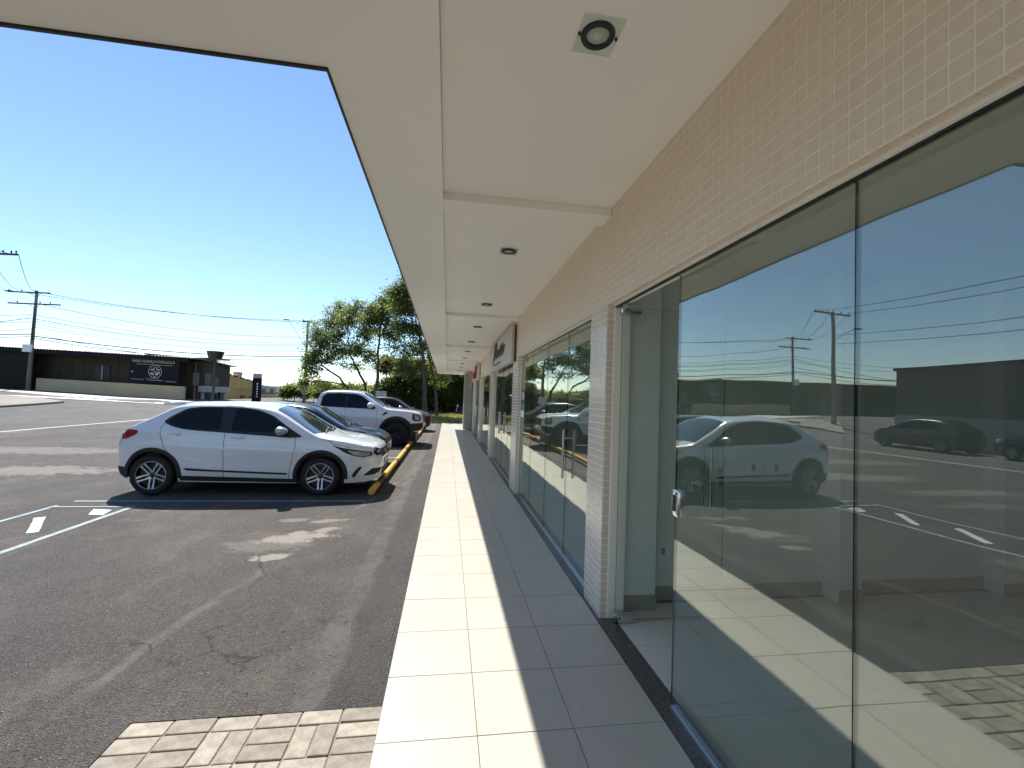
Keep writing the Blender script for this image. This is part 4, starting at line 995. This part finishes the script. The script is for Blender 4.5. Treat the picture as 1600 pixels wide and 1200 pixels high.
# ================================================================== CHURCH AND HOUSES ACROSS THE ROAD
CB = at_depth(286, 624, 40); CA = at_depth(56, 610, 40)
ct = Vector((CB.x - CA.x, CB.y - CA.y, 0)).normalized(); cn = Vector((ct.y, -ct.x, 0))       # cn points to the camera
def cpix(px, py):
    d = ray(px, py); o = Vector((0, 0, H)); t = (Vector((CB.x, CB.y, 0)) - o).dot(cn) / d.dot(cn); p = o + d * t
    return (p - CB).dot(ct), p.z
def cw(s, z, d): return Vector((CB.x, CB.y, 0)) + ct * s + cn * d + Vector((0, 0, z))
def cbox(mb, s0, s1, z0, z1, d0, d1, z0b=None, z1b=None):
    z0b = z0 if z0b is None else z0b; z1b = z1 if z1b is None else z1b
    v = [cw(s0, z0, d0), cw(s1, z0b, d0), cw(s1, z0b, d1), cw(s0, z0, d1), cw(s0, z1, d0), cw(s1, z1b, d0), cw(s1, z1b, d1), cw(s0, z1, d1)]
    return mb.add(v, [(0, 3, 2, 1), (4, 5, 6, 7), (0, 1, 5, 4), (1, 2, 6, 5), (2, 3, 7, 6), (3, 0, 4, 7)])
zb = lambda s: .63 - .028 * s
zt = lambda s: 4.50 - .025 * s
ch = thing('church_hall', 'long dark church hall with corrugated metal roof across the road', 'building', cw(-10, zb(-10), -4))
S0 = -34
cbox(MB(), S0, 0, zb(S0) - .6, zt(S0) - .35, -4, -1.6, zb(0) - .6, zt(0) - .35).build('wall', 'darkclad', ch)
rf = MB(); n = 240; vs = []
for i in range(n + 1):
    s = S0 - .4 + (.9 - S0) * i / n; z = zt(s) + .035 * math.sin(i * math.pi * .5 * 1.0) ; z = zt(s) + (.04 if i % 2 else -.02)
    vs += [cw(s, z, .1), cw(s, z + .25, -2.2), cw(s, z - .02, -4.4)]
rf.add(vs, [(3 * i + j, 3 * i + 3 + j, 3 * i + 4 + j, 3 * i + 1 + j) for i in range(n) for j in range(2)]); rf.build('roof', 'roofmetal', ch)
cbox(MB(), S0, .3, zt(S0) - .42, zt(S0) - .05, -.12, .06, zt(.3) - .42, zt(.3) - .05).build('eave_beam', 'darkgate', ch)
for s in [S0 + 1.1 * i for i in range(1, 31)]:
    if s < -.3: cbox(MB(), s - .03, s + .03, zb(s), zt(s) - .36, -1.6, -1.56).build('cladding_batten', 'darkclad', ch)
for px0, px1, p0, p1 in ((124, 147, 569, 593), (282, 289, 567, 583)):
    a, z1 = cpix(px0, p0); b, z0 = cpix(px1, p1)
    w_ = cbox(MB(), a, b, z0, z1, -1.62, -1.52); w_ = w_.build('window', 'black', ch)
    if px0 < 200: cbox(MB(), (a + b) / 2 - .04, (a + b) / 2 + .04, z0, z1, -1.519, -1.48).build('mullion', 'printgrey', w_)
a, _ = cpix(56, 600); b, _ = cpix(287, 612)
lw = cbox(MB(), a, b, zb(a) - .5, zb(a) + 1.12, -.25, 0, zb(b) - .5, zb(b) + 1.18); tag(lw.build('boundary_wall', 'beige', None), 'low beige boundary wall before the dark church hall', 'wall')
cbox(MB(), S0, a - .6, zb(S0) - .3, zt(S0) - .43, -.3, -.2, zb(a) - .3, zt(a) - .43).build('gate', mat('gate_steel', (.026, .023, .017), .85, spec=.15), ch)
# banner
a, _ = cpix(201, 580); b, _ = cpix(279, 580); _, z1 = cpix(240, 559.5); _, z0 = cpix(240, 597.5)
bn = thing('church_banner', 'black banner with gold title IGREJA ALIANÇA EVANGÉLICA and round emblem', 'banner', cw((a + b) / 2, z0, 0))
cbox(MB(), a, b, z0 + .05, z1 + .05, -.1, -.05, z0 - .07, z1 - .07).build('vinyl', 'banner', bn)
bc = (a + b) / 2; bw = b - a; tiltz = -.12 / bw
def banner_geo(name, vs, fs_, m, s0, z0_, d=.0):
    mb = MB(); mb.add([cw(s0 + v.x, z0_ + v.y + (s0 + v.x - bc) * tiltz, -.045 + d + v.z) for v in vs], fs_); mb.build(name, m, bn)
vs, f_ = text_geo('IGREJA ALIANÇA EVANGÉLICA', .42, .004)
wd = max(v.x for v in vs) - min(v.x for v in vs); vs = [Vector((v.x * bw * .86 / wd, v.y, v.z)) for v in vs]
banner_geo('title', vs, f_, 'gold', bc - .1, z1 - .32)
def flat(pts, t=.008):
    n_ = len(pts); return [Vector((p[0], p[1], 0)) for p in pts] + [Vector((p[0], p[1], t)) for p in pts], [tuple(range(n_))[::-1], tuple(range(n_, 2 * n_))] + [(i, (i + 1) % n_, n_ + (i + 1) % n_, n_ + i) for i in range(n_)]
banner_geo('rule', *flat([(-1.7, -.015), (1.7, -.015), (1.7, .015), (-1.7, .015)]), 'printgrey', bc, z1 - .62)
ec = (z0 + z1) / 2 - .12; er = .62
rg_ = MB().lathe([(er, 0), (er, .008), (er - .05, .008), (er - .05, 0)], 40)
banner_geo('emblem_ring', [Vector(v) for v in rg_.v], rg_.f, 'printgrey', bc + .1, ec)
for pts, m_ in (([(-.42, .18), (-.05, .32), (-.08, .16), (-.36, .06)], 'printgrey'), ([(.08, .32), (.40, .22), (.42, .08), (.1, .18)], 'printgrey'), ([(-.28, 0), (0, .09), (.3, 0), (0, -.10)], 'purple'),
                ([(-.46, -.08), (-.1, -.16), (-.12, -.36), (-.38, -.28)], 'gold'), ([(.0, -.16), (.46, .02), (.44, -.18), (.1, -.40)], 'gold'), ([(-.16, .40), (-.02, .44), (-.02, .38), (-.16, .36)], 'printgrey'),
                ([(.03, .44), (.18, .40), (.18, .36), (.03, .38)], 'printgrey'), ([(-.15, -.44), (.12, -.44), (.02, -.52), (-.06, -.52)], 'printgrey')):
    banner_geo('emblem', *flat(pts), m_, bc + .1, ec)
for s0, s1, z, m_ in ((-2.1, -.9, .22, 'printgrey'), (-.6, .9, .20, 'printgrey'), (1.1, 2.1, .16, 'printgrey'), (-.8, .6, .34, 'purple')):
    banner_geo('small_print', *flat([(s0, -.02), (s1, -.02), (s1, .02), (s0, .02)]), m_, bc, z0 + z)
rg_ = MB().lathe([(.09, 0), (.09, .008), (.05, .008), (.05, 0)], 16); banner_geo('badge', [Vector(v) for v in rg_.v], rg_.f, 'printgrey', a + .28, ec - .1)
# side wing of the hall facing the road
wg = thing('church_annex', 'dark two-level annex at the right end of the church hall', 'building', (-26, 47.5, .5))
def xq(px, py, X=-23.45): return on_x(px, py, X)
P0 = cw(.02, 0, -.2)
mb = MB(); mb.prism([(-23.45, 46.0, 1.95), (-23.45, 51.0, 1.95), (-23.45, 51.0, 4.15), (-23.45, 46.0, 4.36)], (-5, 0, 0)); mb.build('upper_wall', 'darkclad', wg)
mb = MB(); mb.prism([(-22.95, 44.6, 4.42), (-22.95, 51.6, 4.14), (-22.95, 51.6, 4.22), (-22.95, 44.6, 4.50)], (-5, 0, .3)); mb.build('roof', 'roofmetal', wg)
box('ledge', 'greywall', wg, -24.2, -23.3, 45.9, 51.0, 1.35, 1.949)
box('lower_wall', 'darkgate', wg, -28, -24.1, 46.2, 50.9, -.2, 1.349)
for yy in (46.3, 47.8, 50.4): box('post', 'greywall', wg, -24.0, -23.6, yy, yy + .2, .1, 1.349)
box('door_frame', 'white', wg, -24.09, -23.9, 48.6, 49.6, .1, 1.3); box('door', 'darkgate', wg, -23.899, -23.85, 48.75, 49.45, .1, 1.2)
for px0, px1, p0, p1 in ((302, 310, 582, 602), (320, 329, 583, 603), (334, 341, 591, 603)):
    a_, b_ = xq(px0, p0), xq(px1, p1); box('window', 'black', wg, -23.47, -23.41, a_.y, b_.y, b_.z, a_.z)
# ochre and grey buildings further along
oc = thing('ochre_building', 'low ochre yellow building beside the dark church annex', 'building', (-27, 57, .3))
mb = MB(); mb.prism([(-25.2, 51.7, -.2), (-25.2, 63.5, -.2), (-25.2, 63.5, 2.75), (-25.2, 56, 3.35), (-25.2, 53.3, 3.66), (-25.2, 53.0, 4.1), (-25.2, 51.7, 4.2)], (-7, 0, 0)); mb.build('wall', 'ochre', oc)
for yy, z in ((54.2, 3.5), (55.8, 3.32), (57.4, 3.18), (59, 3.06), (60.6, 2.93)): box('rafter_end', 'darkgate', oc, -25.19, -24.9, yy, yy + .35, z - .12, z + .02)
box('cornice', 'ochre', oc, -25.18, -25.08, 52, 63.4, 1.72, 1.80)
for y0, y1, z1 in ((57.6, 58.8, 1.0), (60.2, 61.0, .95)): box('window', 'black', oc, -25.19, -25.12, y0, y1, .45, z1)
wt = thing('roof_water_tank', 'small grey water tank on the ochre building roof', 'water tank', (-26.0, 58.5, 3.2)); MB().lathe([(0, 0), (.45, 0), (.5, .5), (.52, .62), (.4, .72), (0, .75)], 18).build('tank', 'greywall', wt, smooth=True, local=True)
MB().lathe([(.53, .56), (.56, .6), (.53, .64)], 18).build('rim', 'darkmetal', wt, local=True)
gb = thing('grey_building', 'low grey block building beyond the black totem sign', 'building', (-30, 73, .2))
mb = MB(); mb.prism([(-27.2, 64, -.2), (-27.2, 84, -.2), (-27.2, 84, 2.1), (-27.2, 64, 2.65)], (-8, 0, 0)); mb.build('wall', 'greywall', gb)
box('painted_band', 'ochre', gb, -27.19, -27.1, 64, 74, 0, 1.2)
for yy in (66, 69, 72, 76): box('window', 'black', gb, -27.19, -27.12, yy, yy + 1.1, 1.45, 2.0)
box('cornice', 'darkgate', gb, -27.19, -27.02, 64, 84, 1.3, 1.38)
# water basin on a post
c = ground_hit(333, 629); c = Vector((-20.3, 41.4, gz(-20.3, 41.4)))
tk = thing('water_basin', 'dark water basin on a tall thin post before the church', 'water tank', c)
MB().tube([(0, 0, 0), (0, 0, 3.85)], .11, 10).build('post', 'wood', tk, smooth=True, local=True)
MB().lathe([(0, 3.93), (.50, 3.93), (.66, 4.55), (.68, 4.57), (.60, 4.56), (.5, 4.2), (0, 4.2)], 24).build('basin', 'darkmetal', tk, smooth=50, local=True)
MB().box(-1.0, 1.0, -.5, .5, 3.852, 3.93).build('platform', 'wood', tk, local=True)
mb = MB(); mb.tube([(.9, 0, 3.86), (.6, 0, 3.2), (.08, 0, 2.9)], .02, 5); mb.build('brace', 'wood', tk, local=True)
c = Vector((-20.8, 39.5, gz(-20.8, 39.5))); tp = thing('thin_post', 'thin dark metal post at the road edge before the church', 'post', c)
MB().tube([(0, 0, 0), (0, 0, 3.3)], .045, 8).build('shaft', 'wood', tp, local=True); MB().lathe([(0, .0), (.16, 0), (.16, .1), (.06, .14)], 10).build('foot', 'wood', tp, local=True)
# totem
c = Vector((-19.6, 48.4, gz(-19.6, 48.4))); to = thing('totem_sign', 'tall black totem sign with small vertical white lettering', 'sign', c)
MB().box(-.4, .4, -.15, .15, 0, 2.62, bev=.01).build('pylon', 'banner', to, local=True); MB().box(-.38, .38, -.14, .14, 2.621, 3.1, bev=.01).build('cap', 'greywall', to, local=True)
for k in range(6): MB().box(.02, .15, -.158, -.151, .65 + k * .26, .65 + k * .26 + (.17 if k % 2 else .13)).build('lettering', 'white', to, local=True)
# warehouse left of the frame, mirrored in the shop glass
wh = thing('roadside_warehouse', 'long blank wall with pale base across the road, mirrored in shop glass', 'building', (-26, 8, G0))
box('wall', mat('warehouse_render', (.12, .11, .09), .9, var=.1, vscale=.4), wh, -30, -23, -25, 21.5, 1.55, 4.15)
box('base', 'greywall', wh, -30, -22.96, -25.1, 21.55, G0 - .1, 1.549)
box('parapet', 'darkgate', wh, -30.1, -22.9, -25, 21.6, 4.151, 4.3)
an = thing('roadside_house', 'taller grey house with jutting roof slab, mirrored in shop glass', 'building', (-27, 2, 4)); 
box('wall', 'wallgrey', an, -30, -23.2, -20, 7.5, 4.31, 6.2); box('roof_slab', 'darkgate', an, -31, -22.4, -21, 9.2, 6.201, 6.45)

# ================================================================== POLES AND CABLES
def catenary(a, b, sag, n=14):
    a, b = Vector(a), Vector(b); return [a.lerp(b, i / n) - Vector((0, 0, sag * 4 * (i / n) * (1 - i / n))) for i in range(n + 1)]
def upole(name, label, base, h, arms, armdir, lamp=None, r0=.17, r1=.10, lean=(0, 0)):
    p = thing(name, label, 'utility pole', base)
    MB().tube([(0, 0, 0), (lean[0] * .5, lean[1] * .5, h / 2), (lean[0], lean[1], h)], [r0, (r0 + r1) / 2, r1], 12).build('shaft', 'pole', p, smooth=50, local=True)
    d = Vector((*armdir, 0)).normalized()
    for z, l0, l1, ins in arms:
        c = Vector((lean[0] * z / h, lean[1] * z / h, z)); nrm = Vector((-d.y, d.x, 0)) * .13
        mb = MB(); a, b = c - d * l0 - nrm, c + d * l1 - nrm; s = Vector((-d.y, d.x, 0)) * .05
        mb.prism([a - s - Z_ * .055, a + s - Z_ * .055, a + s + Z_ * .055, a - s + Z_ * .055], b - a); am = mb.build('crossarm', 'wood', p, local=True)
        for t in ins:
            q = c + d * t - nrm + Z_ * .055
            MB().lathe([(.02, 0), (.02, .05), (.05, .06), (.055, .1), (.03, .12), (.045, .16), (.02, .2), (0, .2)], 10, c=q).build('insulator', 'wood', am, local=True)
        for sgn in (-1, 1):
            MB().tube([c + d * .5 * sgn - nrm, c - Z_ * .5], .018, 5).build('brace', 'wood', p, local=True)
    if lamp:
        (z, dx, dy, dz) = lamp; c = Vector((lean[0] * z / h, lean[1] * z / h, z)); e = c + Vector((dx, dy, dz))
        MB().tube([c, c.lerp(e, .5) + Z_ * .05, e], .03, 7).build('lamp_arm', 'alu', p, local=True)
        hd = MB(); dv = Vector((dx, dy, 0)).normalized(); s = Vector((-dv.y, dv.x, 0)) * .12
        hd.prism([e - s, e + s, e + s * .7 + dv * .55 - Z_ * .02, e - s * .7 + dv * .55 - Z_ * .02], (0, 0, .1)); hd.build('lamp_head', 'greywall', p, local=True)
    return p
PA = Vector((-38.0, 45.75, gz(-38, 45.75))); PB = Vector((-16.35, 53.0, gz(-16.35, 53))); PN = Vector((-29.4, 31.9, gz(-29.4, 31.9)))
pa = upole('utility_pole', 'weathered utility pole with two crossarms before the church gate', PA, 9.15, [(8.95, 2.4, 1.3, (-2.3, -1.2, .0)), (7.9, 2.3, 2.3, (-1.5, .5, 1.4))], (.99, -.1), (8.9, -2.2, .2, .1), lean=(.15, 0))
box('pole_box', 'white', pa, PA.x - .45, PA.x + .25, PA.y - .32, PA.y - .14, PA.z + 3.45, PA.z + 4.15, bev=.02)
MB().tube([(.13, -.1, 7.5), (.16, -.16, 6), (.17, -.16, 4.5)], [.05, .06, .05], 7).build('cable_riser', 'cable', pa, local=True)
upole('utility_pole', 'slim dark utility pole with raised street lamp arm by the trees', PB, 9.95, [(9.85, .6, .6, (-.5, .5))], (.95, -.3), (6.6, -2.15, .1, 3.3), r0=.19, r1=.11)
box('meter_box', 'greywall', COL.objects['utility_pole.001'], PB.x - .25, PB.x + .45, PB.y - .35, PB.y - .2, PB.z + 1.7, PB.z + 2.4)
upole('utility_pole', 'near utility pole at frame edge with crossarm of insulators', PN, 9.5, [(9.35, 1.7, 2.15, (-1.5, -.7, .1, .7, 1.25, 1.75, 2.05))], (.99, -.12), (7.2, -1.8, -.2, 1.0), r0=.2, r1=.12)
def cable(pts, r, label, group):
    o = MB().tube(pts, r * 1.5, 5, False).build('overhead_cable', 'cable', None, smooth=True, loc=pts[0]); return tag(o, label, 'cable', group)
lab_ab = 'thin dark cable strung between the church pole and the lamp pole'
for q, (za, zb_, sg_, oa, ob, r) in enumerate(((9.05, 9.75, .55, 0, 0, .016), (8.95, 9.95, .6, -1.2, .5, .013), (7.9, 8.0, .8, .5, 0, .014), (6.9, 7.35, .75, 0, 0, .013), (6.55, 7.15, .8, 0, .05, .016), (6.35, 6.9, .7, 0, 0, .012), (6.1, 6.7, .9, .05, 0, .013),
        (5.8, 6.35, .7, 0, 0, .012), (4.95, 5.75, .55, 0, 0, .03), (4.75, 5.45, .75, 0, 0, .02), (5.2, 5.3, 1.0, 0, 0, .014))):
    cable(catenary(PA + Vector((oa + .1, -.12, za)), PB + Vector((ob, -.12, zb_)), sg_), r, lab_ab, 'cables between the church pole and lamp pole')
lab_an = 'thin cable running from the church pole to the near pole crossarm'
for oa, on in ((-2.3, -1.5), (-1.2, .1), (0, 1.75)):
    cable(catenary(PA + Vector((oa, -.1, 9.1)), PN + Vector((on, .1, 9.5)), .5), .012, lab_an, 'cables to the near pole')
lab_lf = 'dark cable leading left from the church pole out of frame'
for za, zl, sg_, r in ((6.9, 7.5, .8, .014), (6.2, 6.8, .6, .014), (5.1, 5.4, .5, .03), (4.9, 5.0, .8, .018), (5.6, 6.4, 1.3, .016), (6.6, 5.2, 1.1, .02)):
    cable(catenary(PA + Vector((0, -.12, za)), PA + Vector((-30, 2, zl)), sg_), r, lab_lf, 'cables left of the church pole')
lab_br = 'dark cable from the lamp pole running behind the trees'
for za, zl in ((9.8, 9.0), (7.2, 6.5), (5.7, 5.4), (5.45, 5.2)):
    cable(catenary(PB + Vector((0, 0, za)), PB + Vector((26, 14, zl)), .7), .014, lab_br, 'cables right of the lamp pole')
lab_n = 'dark cable running from the near pole along the roadside, mirrored in glass'
for za, on in ((9.5, -1.4), (9.5, 1.2), (7.6, 0), (6.9, 0)):
    cable(catenary(PN + Vector((on, 0, za)), Vector((-24.5 + on, -6, za - .4)), .7), .014, lab_n, 'cables along the road by the near pole')

# ================================================================== TREES
def make_tree(name, label, base_px, depth, trunk, blobs, leaf, seed, r0=.16, dens=1.0, lsz=.135, cat='tree', group=None, zdrop=True):
    rr = random.Random(seed)
    b = at_depth(base_px[0], base_px[1], depth); g = gz(b.x, b.y) if b.y < 200 else b.z
    base = Vector((b.x, b.y, g - .02))
    t = thing(name, label, cat, base, 0, group)
    tm = MB(); lm = MB()
    pts = [Vector((0, 0, 0))] + [at_depth(px, py, depth + dd) - base for px, py, dd in trunk]
    # refine + wobble the trunk
    fine = []
    for i in range(len(pts) - 1):
        for k in range(4): fine.append(pts[i].lerp(pts[i + 1], k / 4) + Vector((rr.uniform(-.06, .06), rr.uniform(-.06, .06), 0)) * (1 if i or k else 0))
    fine.append(pts[-1]); n = len(fine)
    rad = [r0 * (1 - .72 * i / (n - 1)) for i in range(n)]; rad[0] *= 1.3
    tm.tube(fine, rad, 8)
    m_px = depth / F_PX
    def leafq(p, sz):
        d = Vector((rr.gauss(0, 1), rr.gauss(0, 1), rr.gauss(0, .6) - .25)).normalized(); u = d.cross(Vector((rr.gauss(0, 1), rr.gauss(0, 1), rr.gauss(0, 1)))).normalized()
        L_ = sz * rr.uniform(.8, 1.7); w = L_ * .38
        lm.add([p, p + d * L_ * .5 + u * w, p + d * L_, p + d * L_ * .5 - u * w], [(0, 1, 2, 3)])
    for (px, py, dd, rx, rz, k) in blobs:
        c = at_depth(px, py, depth + dd) - base; Rx = rx * m_px; Rz = rz * m_px
        # limb from the trunk to the blob
        cand = [i for i in range(n) if fine[i].z < c.z - .25 * abs(c.z - fine[i].z)] or [n // 2]
        i0 = min(cand, key=lambda i: (fine[i] - c).length + .25 * abs(fine[i].z - c.z * .55)); s = fine[i0]
        mid = s.lerp(c, .5) + Vector((rr.uniform(-.3, .3), rr.uniform(-.3, .3), .18 * (c - s).length * rr.uniform(.2, 1)))
        limb = [((1 - q) ** 2) * s + 2 * q * (1 - q) * mid + q * q * c for q in [j / 6 for j in range(7)]]
        tm.tube(limb, [max(.02, rad[i0] * .62 * (1 - .75 * j / 6)) for j in range(7)], 6)
        ncl = max(4, int(k * dens * 2.1))
        for _ in range(ncl):
            while True:
                v = Vector((rr.uniform(-1, 1), rr.uniform(-1, 1), rr.uniform(-1, 1)))
                if v.length < 1: break
            v *= (.55 + .45 * rr.random()) / max(.35, v.length) * v.length ** .5
            p = c + Vector((v.x * Rx, v.y * Rx, v.z * Rz))
            o = limb[rr.randint(2, 6)]; md = o.lerp(p, .55) + Vector((rr.uniform(-.15, .15), rr.uniform(-.15, .15), rr.uniform(-.05, .25)))
            tm.tube([o, md, p], [.026, .016, .007], 4, False)
            cr = rr.uniform(.4, .85)
            for q in range(rr.randint(28, 48)):
                w = Vector((rr.gauss(0, .5), rr.gauss(0, .5), rr.gauss(0, .32))) * cr
                leafq(p + w, lsz)
    tm.build('trunk', 'bark', t, smooth=60, local=True); lm.build('crown', leaf, t, local=True)
    return t
make_tree('feathery_tree', 'light green tree with drooping left crown beside the lamp pole', (547, 622), 43, [(543, 606, 0), (530, 590, 0), (505, 572, 0), (497, 558, 0)],
    [(503, 535, 0, 24, 20, 24), (482, 575, -1, 15, 22, 16), (520, 500, 1, 20, 26, 22), (493, 515, 0, 12, 14, 9), (508, 602, 1, 24, 9, 12), (474, 598, 0, 9, 10, 8), (530, 480, 1, 11, 10, 8), (488, 555, 0, 16, 16, 14), (512, 560, 0, 18, 12, 10)], 'leafA', 11, .15)
make_tree('feathery_tree', 'light green tree with slanting forked trunk in the middle of the group', (577, 622), 42, [(570, 600, 0), (557, 573, 0), (548, 556, 0), (544, 530, 0)],
    [(545, 497, 0, 24, 20, 26), (562, 545, 0, 24, 18, 20), (530, 548, 1, 20, 18, 16), (560, 480, 0, 14, 13, 9), (525, 525, 0, 16, 12, 12), (575, 520, 0, 16, 14, 14), (548, 570, 1, 20, 10, 6)], 'leafA', 12, .15)
make_tree('feathery_tree', 'tall straight-trunked green tree in the middle of the group', (588, 622), 40, [(590, 590, 0), (591, 555, 0), (593, 515, 0), (598, 490, 0)],
    [(600, 492, 0, 30, 20, 34), (575, 505, 0, 20, 18, 16), (622, 470, 0, 20, 18, 18), (618, 545, 1, 22, 24, 6), (632, 565, 0, 16, 12, 6), (578, 560, 2, 16, 16, 7), (612, 520, 0, 22, 16, 18), (598, 470, 0, 14, 10, 8), (585, 485, 0, 14, 12, 10)], 'leafB', 13, .17)
make_tree('feathery_tree', 'tallest green tree whose crown disappears behind the canopy edge', (665, 622), 37, [(663, 590, 0), (661, 555, 0), (657, 528, 0), (645, 505, 0)],
    [(632, 478, 0, 26, 20, 28), (645, 450, 0, 22, 20, 22), (628, 450, 0, 14, 14, 8), (668, 480, 0, 30, 28, 24), (640, 432, 0, 10, 10, 6), (662, 540, 0, 30, 22, 9), (690, 540, 0, 30, 30, 14), (650, 515, 0, 20, 14, 16), (632, 510, 0, 18, 14, 14), (615, 455, 0, 12, 12, 8), (642, 545, 1, 20, 16, 10), (655, 575, 1, 22, 16, 14), (630, 575, 1, 18, 14, 8)], 'leafB', 14, .2)
make_tree('feathery_tree', 'slim dark tree leaning left behind the dark red car', (684, 622), 38, [(678, 590, 0), (671, 565, 0), (664, 540, 0)], [(676, 548, 0, 22, 18, 9), (700, 565, 0, 22, 18, 12), (690, 590, 0, 18, 14, 9)], 'leafC', 15, .13)
for k, (bx, dp, bl, lab) in enumerate((
        (640, 45, [(640, 588, 0, 28, 22, 46), (622, 600, 0, 22, 15, 26), (655, 605, 0, 25, 14, 30)], 'dense dark bush behind the pickup roof'),
        (690, 46, [(680, 590, 0, 28, 28, 50), (695, 612, 0, 25, 13, 26), (668, 612, 0, 20, 12, 22)], 'dense dark bush behind the low black wall, left of the end pillar'),
        (725, 46, [(718, 588, 0, 28, 34, 55), (738, 600, 0, 25, 25, 34), (712, 612, 0, 20, 13, 22)], 'dense dark bush showing between canopy end and end pillar'),
        (760, 48, [(755, 585, 0, 30, 36, 50), (785, 590, 0, 30, 30, 40)], 'dense dark bush hidden mostly behind the shop row'),
        (602, 46, [(604, 605, 0, 20, 10, 20), (590, 612, 0, 16, 7, 14)], 'small dark bush below the straight-trunked tree'))):
    make_tree('bush', lab, (bx, 626), dp, [(bx, 612, 0), (bx + 2, 598, 0)], bl + [(bx - 18, 622, 0, 22, 12, 26), (bx + 16, 622, 0, 22, 12, 26), (bx, 570, 1, 24, 14, 24)], 'leafC', 30 + k, .12, 1.1, .19, 'bush')
for k, (bx, dp, lab) in enumerate(((460, 58, 'small green bush left of the lamp pole base'), (512, 48, 'pale green low bush above the pickup roof line'), (545, 49, 'low bright bush left of the forked trunk'), (490, 62, 'distant pale bush right of the lamp pole'), (572, 60, 'distant pale bush between the tree trunks'))):
    make_tree('bush', lab, (bx, 624), dp, [(bx, 618, 0), (bx, 614, 0)], [(bx, 609, 0, 17, 9, 26), (bx + 15, 613, 0, 15, 8, 20), (bx - 11, 615, 0, 11, 7, 12)], 'leafA', 50 + k, .06, 1.0, .2, 'bush')

# low black wall, verge grass, sign, motorbike
w = MB().box(-9, 18, 47.2, 47.45, G0 - .3, 1.25); tag(w.build('back_wall', 'blackwall', None, loc=(0, 47.3, G0)), 'low black wall behind the grass verge', 'wall')
gm = MB(); rr = random.Random(5)
for _ in range(26000):
    x = rr.uniform(-5.5, 9); y = 29.1 + 17.5 * rr.random() ** 1.3
    if x > 1.0 and y < 29.0: continue
    q = math.sin(x * 1.7 + y * .8) + math.sin(y * 1.3 - x * .6); 
    if q < -0.7 and rr.random() < .8: continue
    h = rr.uniform(.06, .22) * (1 + .5 * max(0, q)); a = rr.uniform(0, 6.28); dx, dy = math.cos(a) * .03, math.sin(a) * .03; z = gz(x, y) - .02
    gm.add([(x - dx, y - dy, z), (x + dx, y + dy, z), (x + dy * 2 * rr.uniform(-1, 1), y + dx * 2, z + h)], [(0, 1, 2)])
go = stuff(gm.build('verge_grass', 'grass')); tag(go, 'short dry green grass on the verge at the walkway end', 'grass')
c = Vector((-5.0, 34.1, gz(-5, 34.1))); ns = thing('notice_board', 'small blank pale board on posts behind the red car roof', 'sign', c)
MB().box(-.40, .40, -.03, .03, 1.5, 2.02, bev=.01).build('board', 'printgrey', ns, local=True)
for x in (-.3, .3): MB().tube([(x, .05, 0), (x, .05, 1.98)], .03, 8).build('post', 'alu', ns, local=True)
mo = thing('motorcycle', 'dark motorcycle parked beyond the end pillar of the shops', 'motorcycle', (1.55, 43.6, G0), R_(165))
for x in (-.65, .65):
    wl = MB().lathe([(.30, -.05), (.31, 0), (.30, .05), (.22, .05), (.20, 0), (.22, -.05)], 24, 'y', (x, 0, .31), True).build('wheel', 'rubber', mo, smooth=True, local=True)
    MB().lathe([(.04, -.06), (.21, -.01), (.21, .01), (.04, .06)], 16, 'y', (x, 0, .31)).build('rim', 'darkmetal', wl, local=True)
bm = bmesh.new(); bmesh.ops.create_icosphere(bm, subdivisions=2, radius=1)
for v in bm.verts: v.co = Vector((.1 + v.co.x * .42, v.co.y * .15, .72 + v.co.z * .2))
mb = MB(); mb.bm(bm); mb.build('tank', 'navy', mo, smooth=80, local=True)
MB().box(-.75, -.05, -.12, .12, .76, .86, bev=.03).build('seat', 'rubber', mo, local=True)
MB().box(-.2, .3, -.14, .14, .3, .6, bev=.04).build('engine', 'darkmetal', mo, local=True)
mb = MB(); mb.tube([(.65, .08, .31), (.45, .08, 1.0)], .03, 8); mb.tube([(.65, -.08, .31), (.45, -.08, 1.0)], .03, 8); mb.build('fork', 'steel', mo, local=True)
mb = MB(); mb.tube([(.35, -.38, 1.06), (.44, 0, 1.0), (.35, .38, 1.06)], .018, 8); mb.build('handlebar', 'black', mo, local=True)
MB().lathe([(0, .12), (.07, .1), (.1, 0), (.08, -.02), (0, -.02)], 16, 'x', (.52, 0, .92)).build('headlamp', 'white', mo, smooth=True, local=True)
MB().box(-.95, -.7, -.2, .2, .85, 1.15, bev=.04).build('top_box', 'white', mo, local=True)
# far hills on the horizon
mb = MB(); vs = []; n = 60
for i in range(n + 1):
    x = -420 + 840 * i / n; h = 5 + 3 * math.sin(i * .55) + 1.6 * math.sin(i * 1.7 + 1)
    vs += [(x, 560, -3), (x, 600 + 10 * math.sin(i * .8), h), (x, 700, -3)]
mb.add(vs, [(3 * i + j, 3 * i + 3 + j, 3 * i + 4 + j, 3 * i + 1 + j) for i in range(n) for j in range(2)]); struct(mb.build('hill', 'farhill', smooth=True))
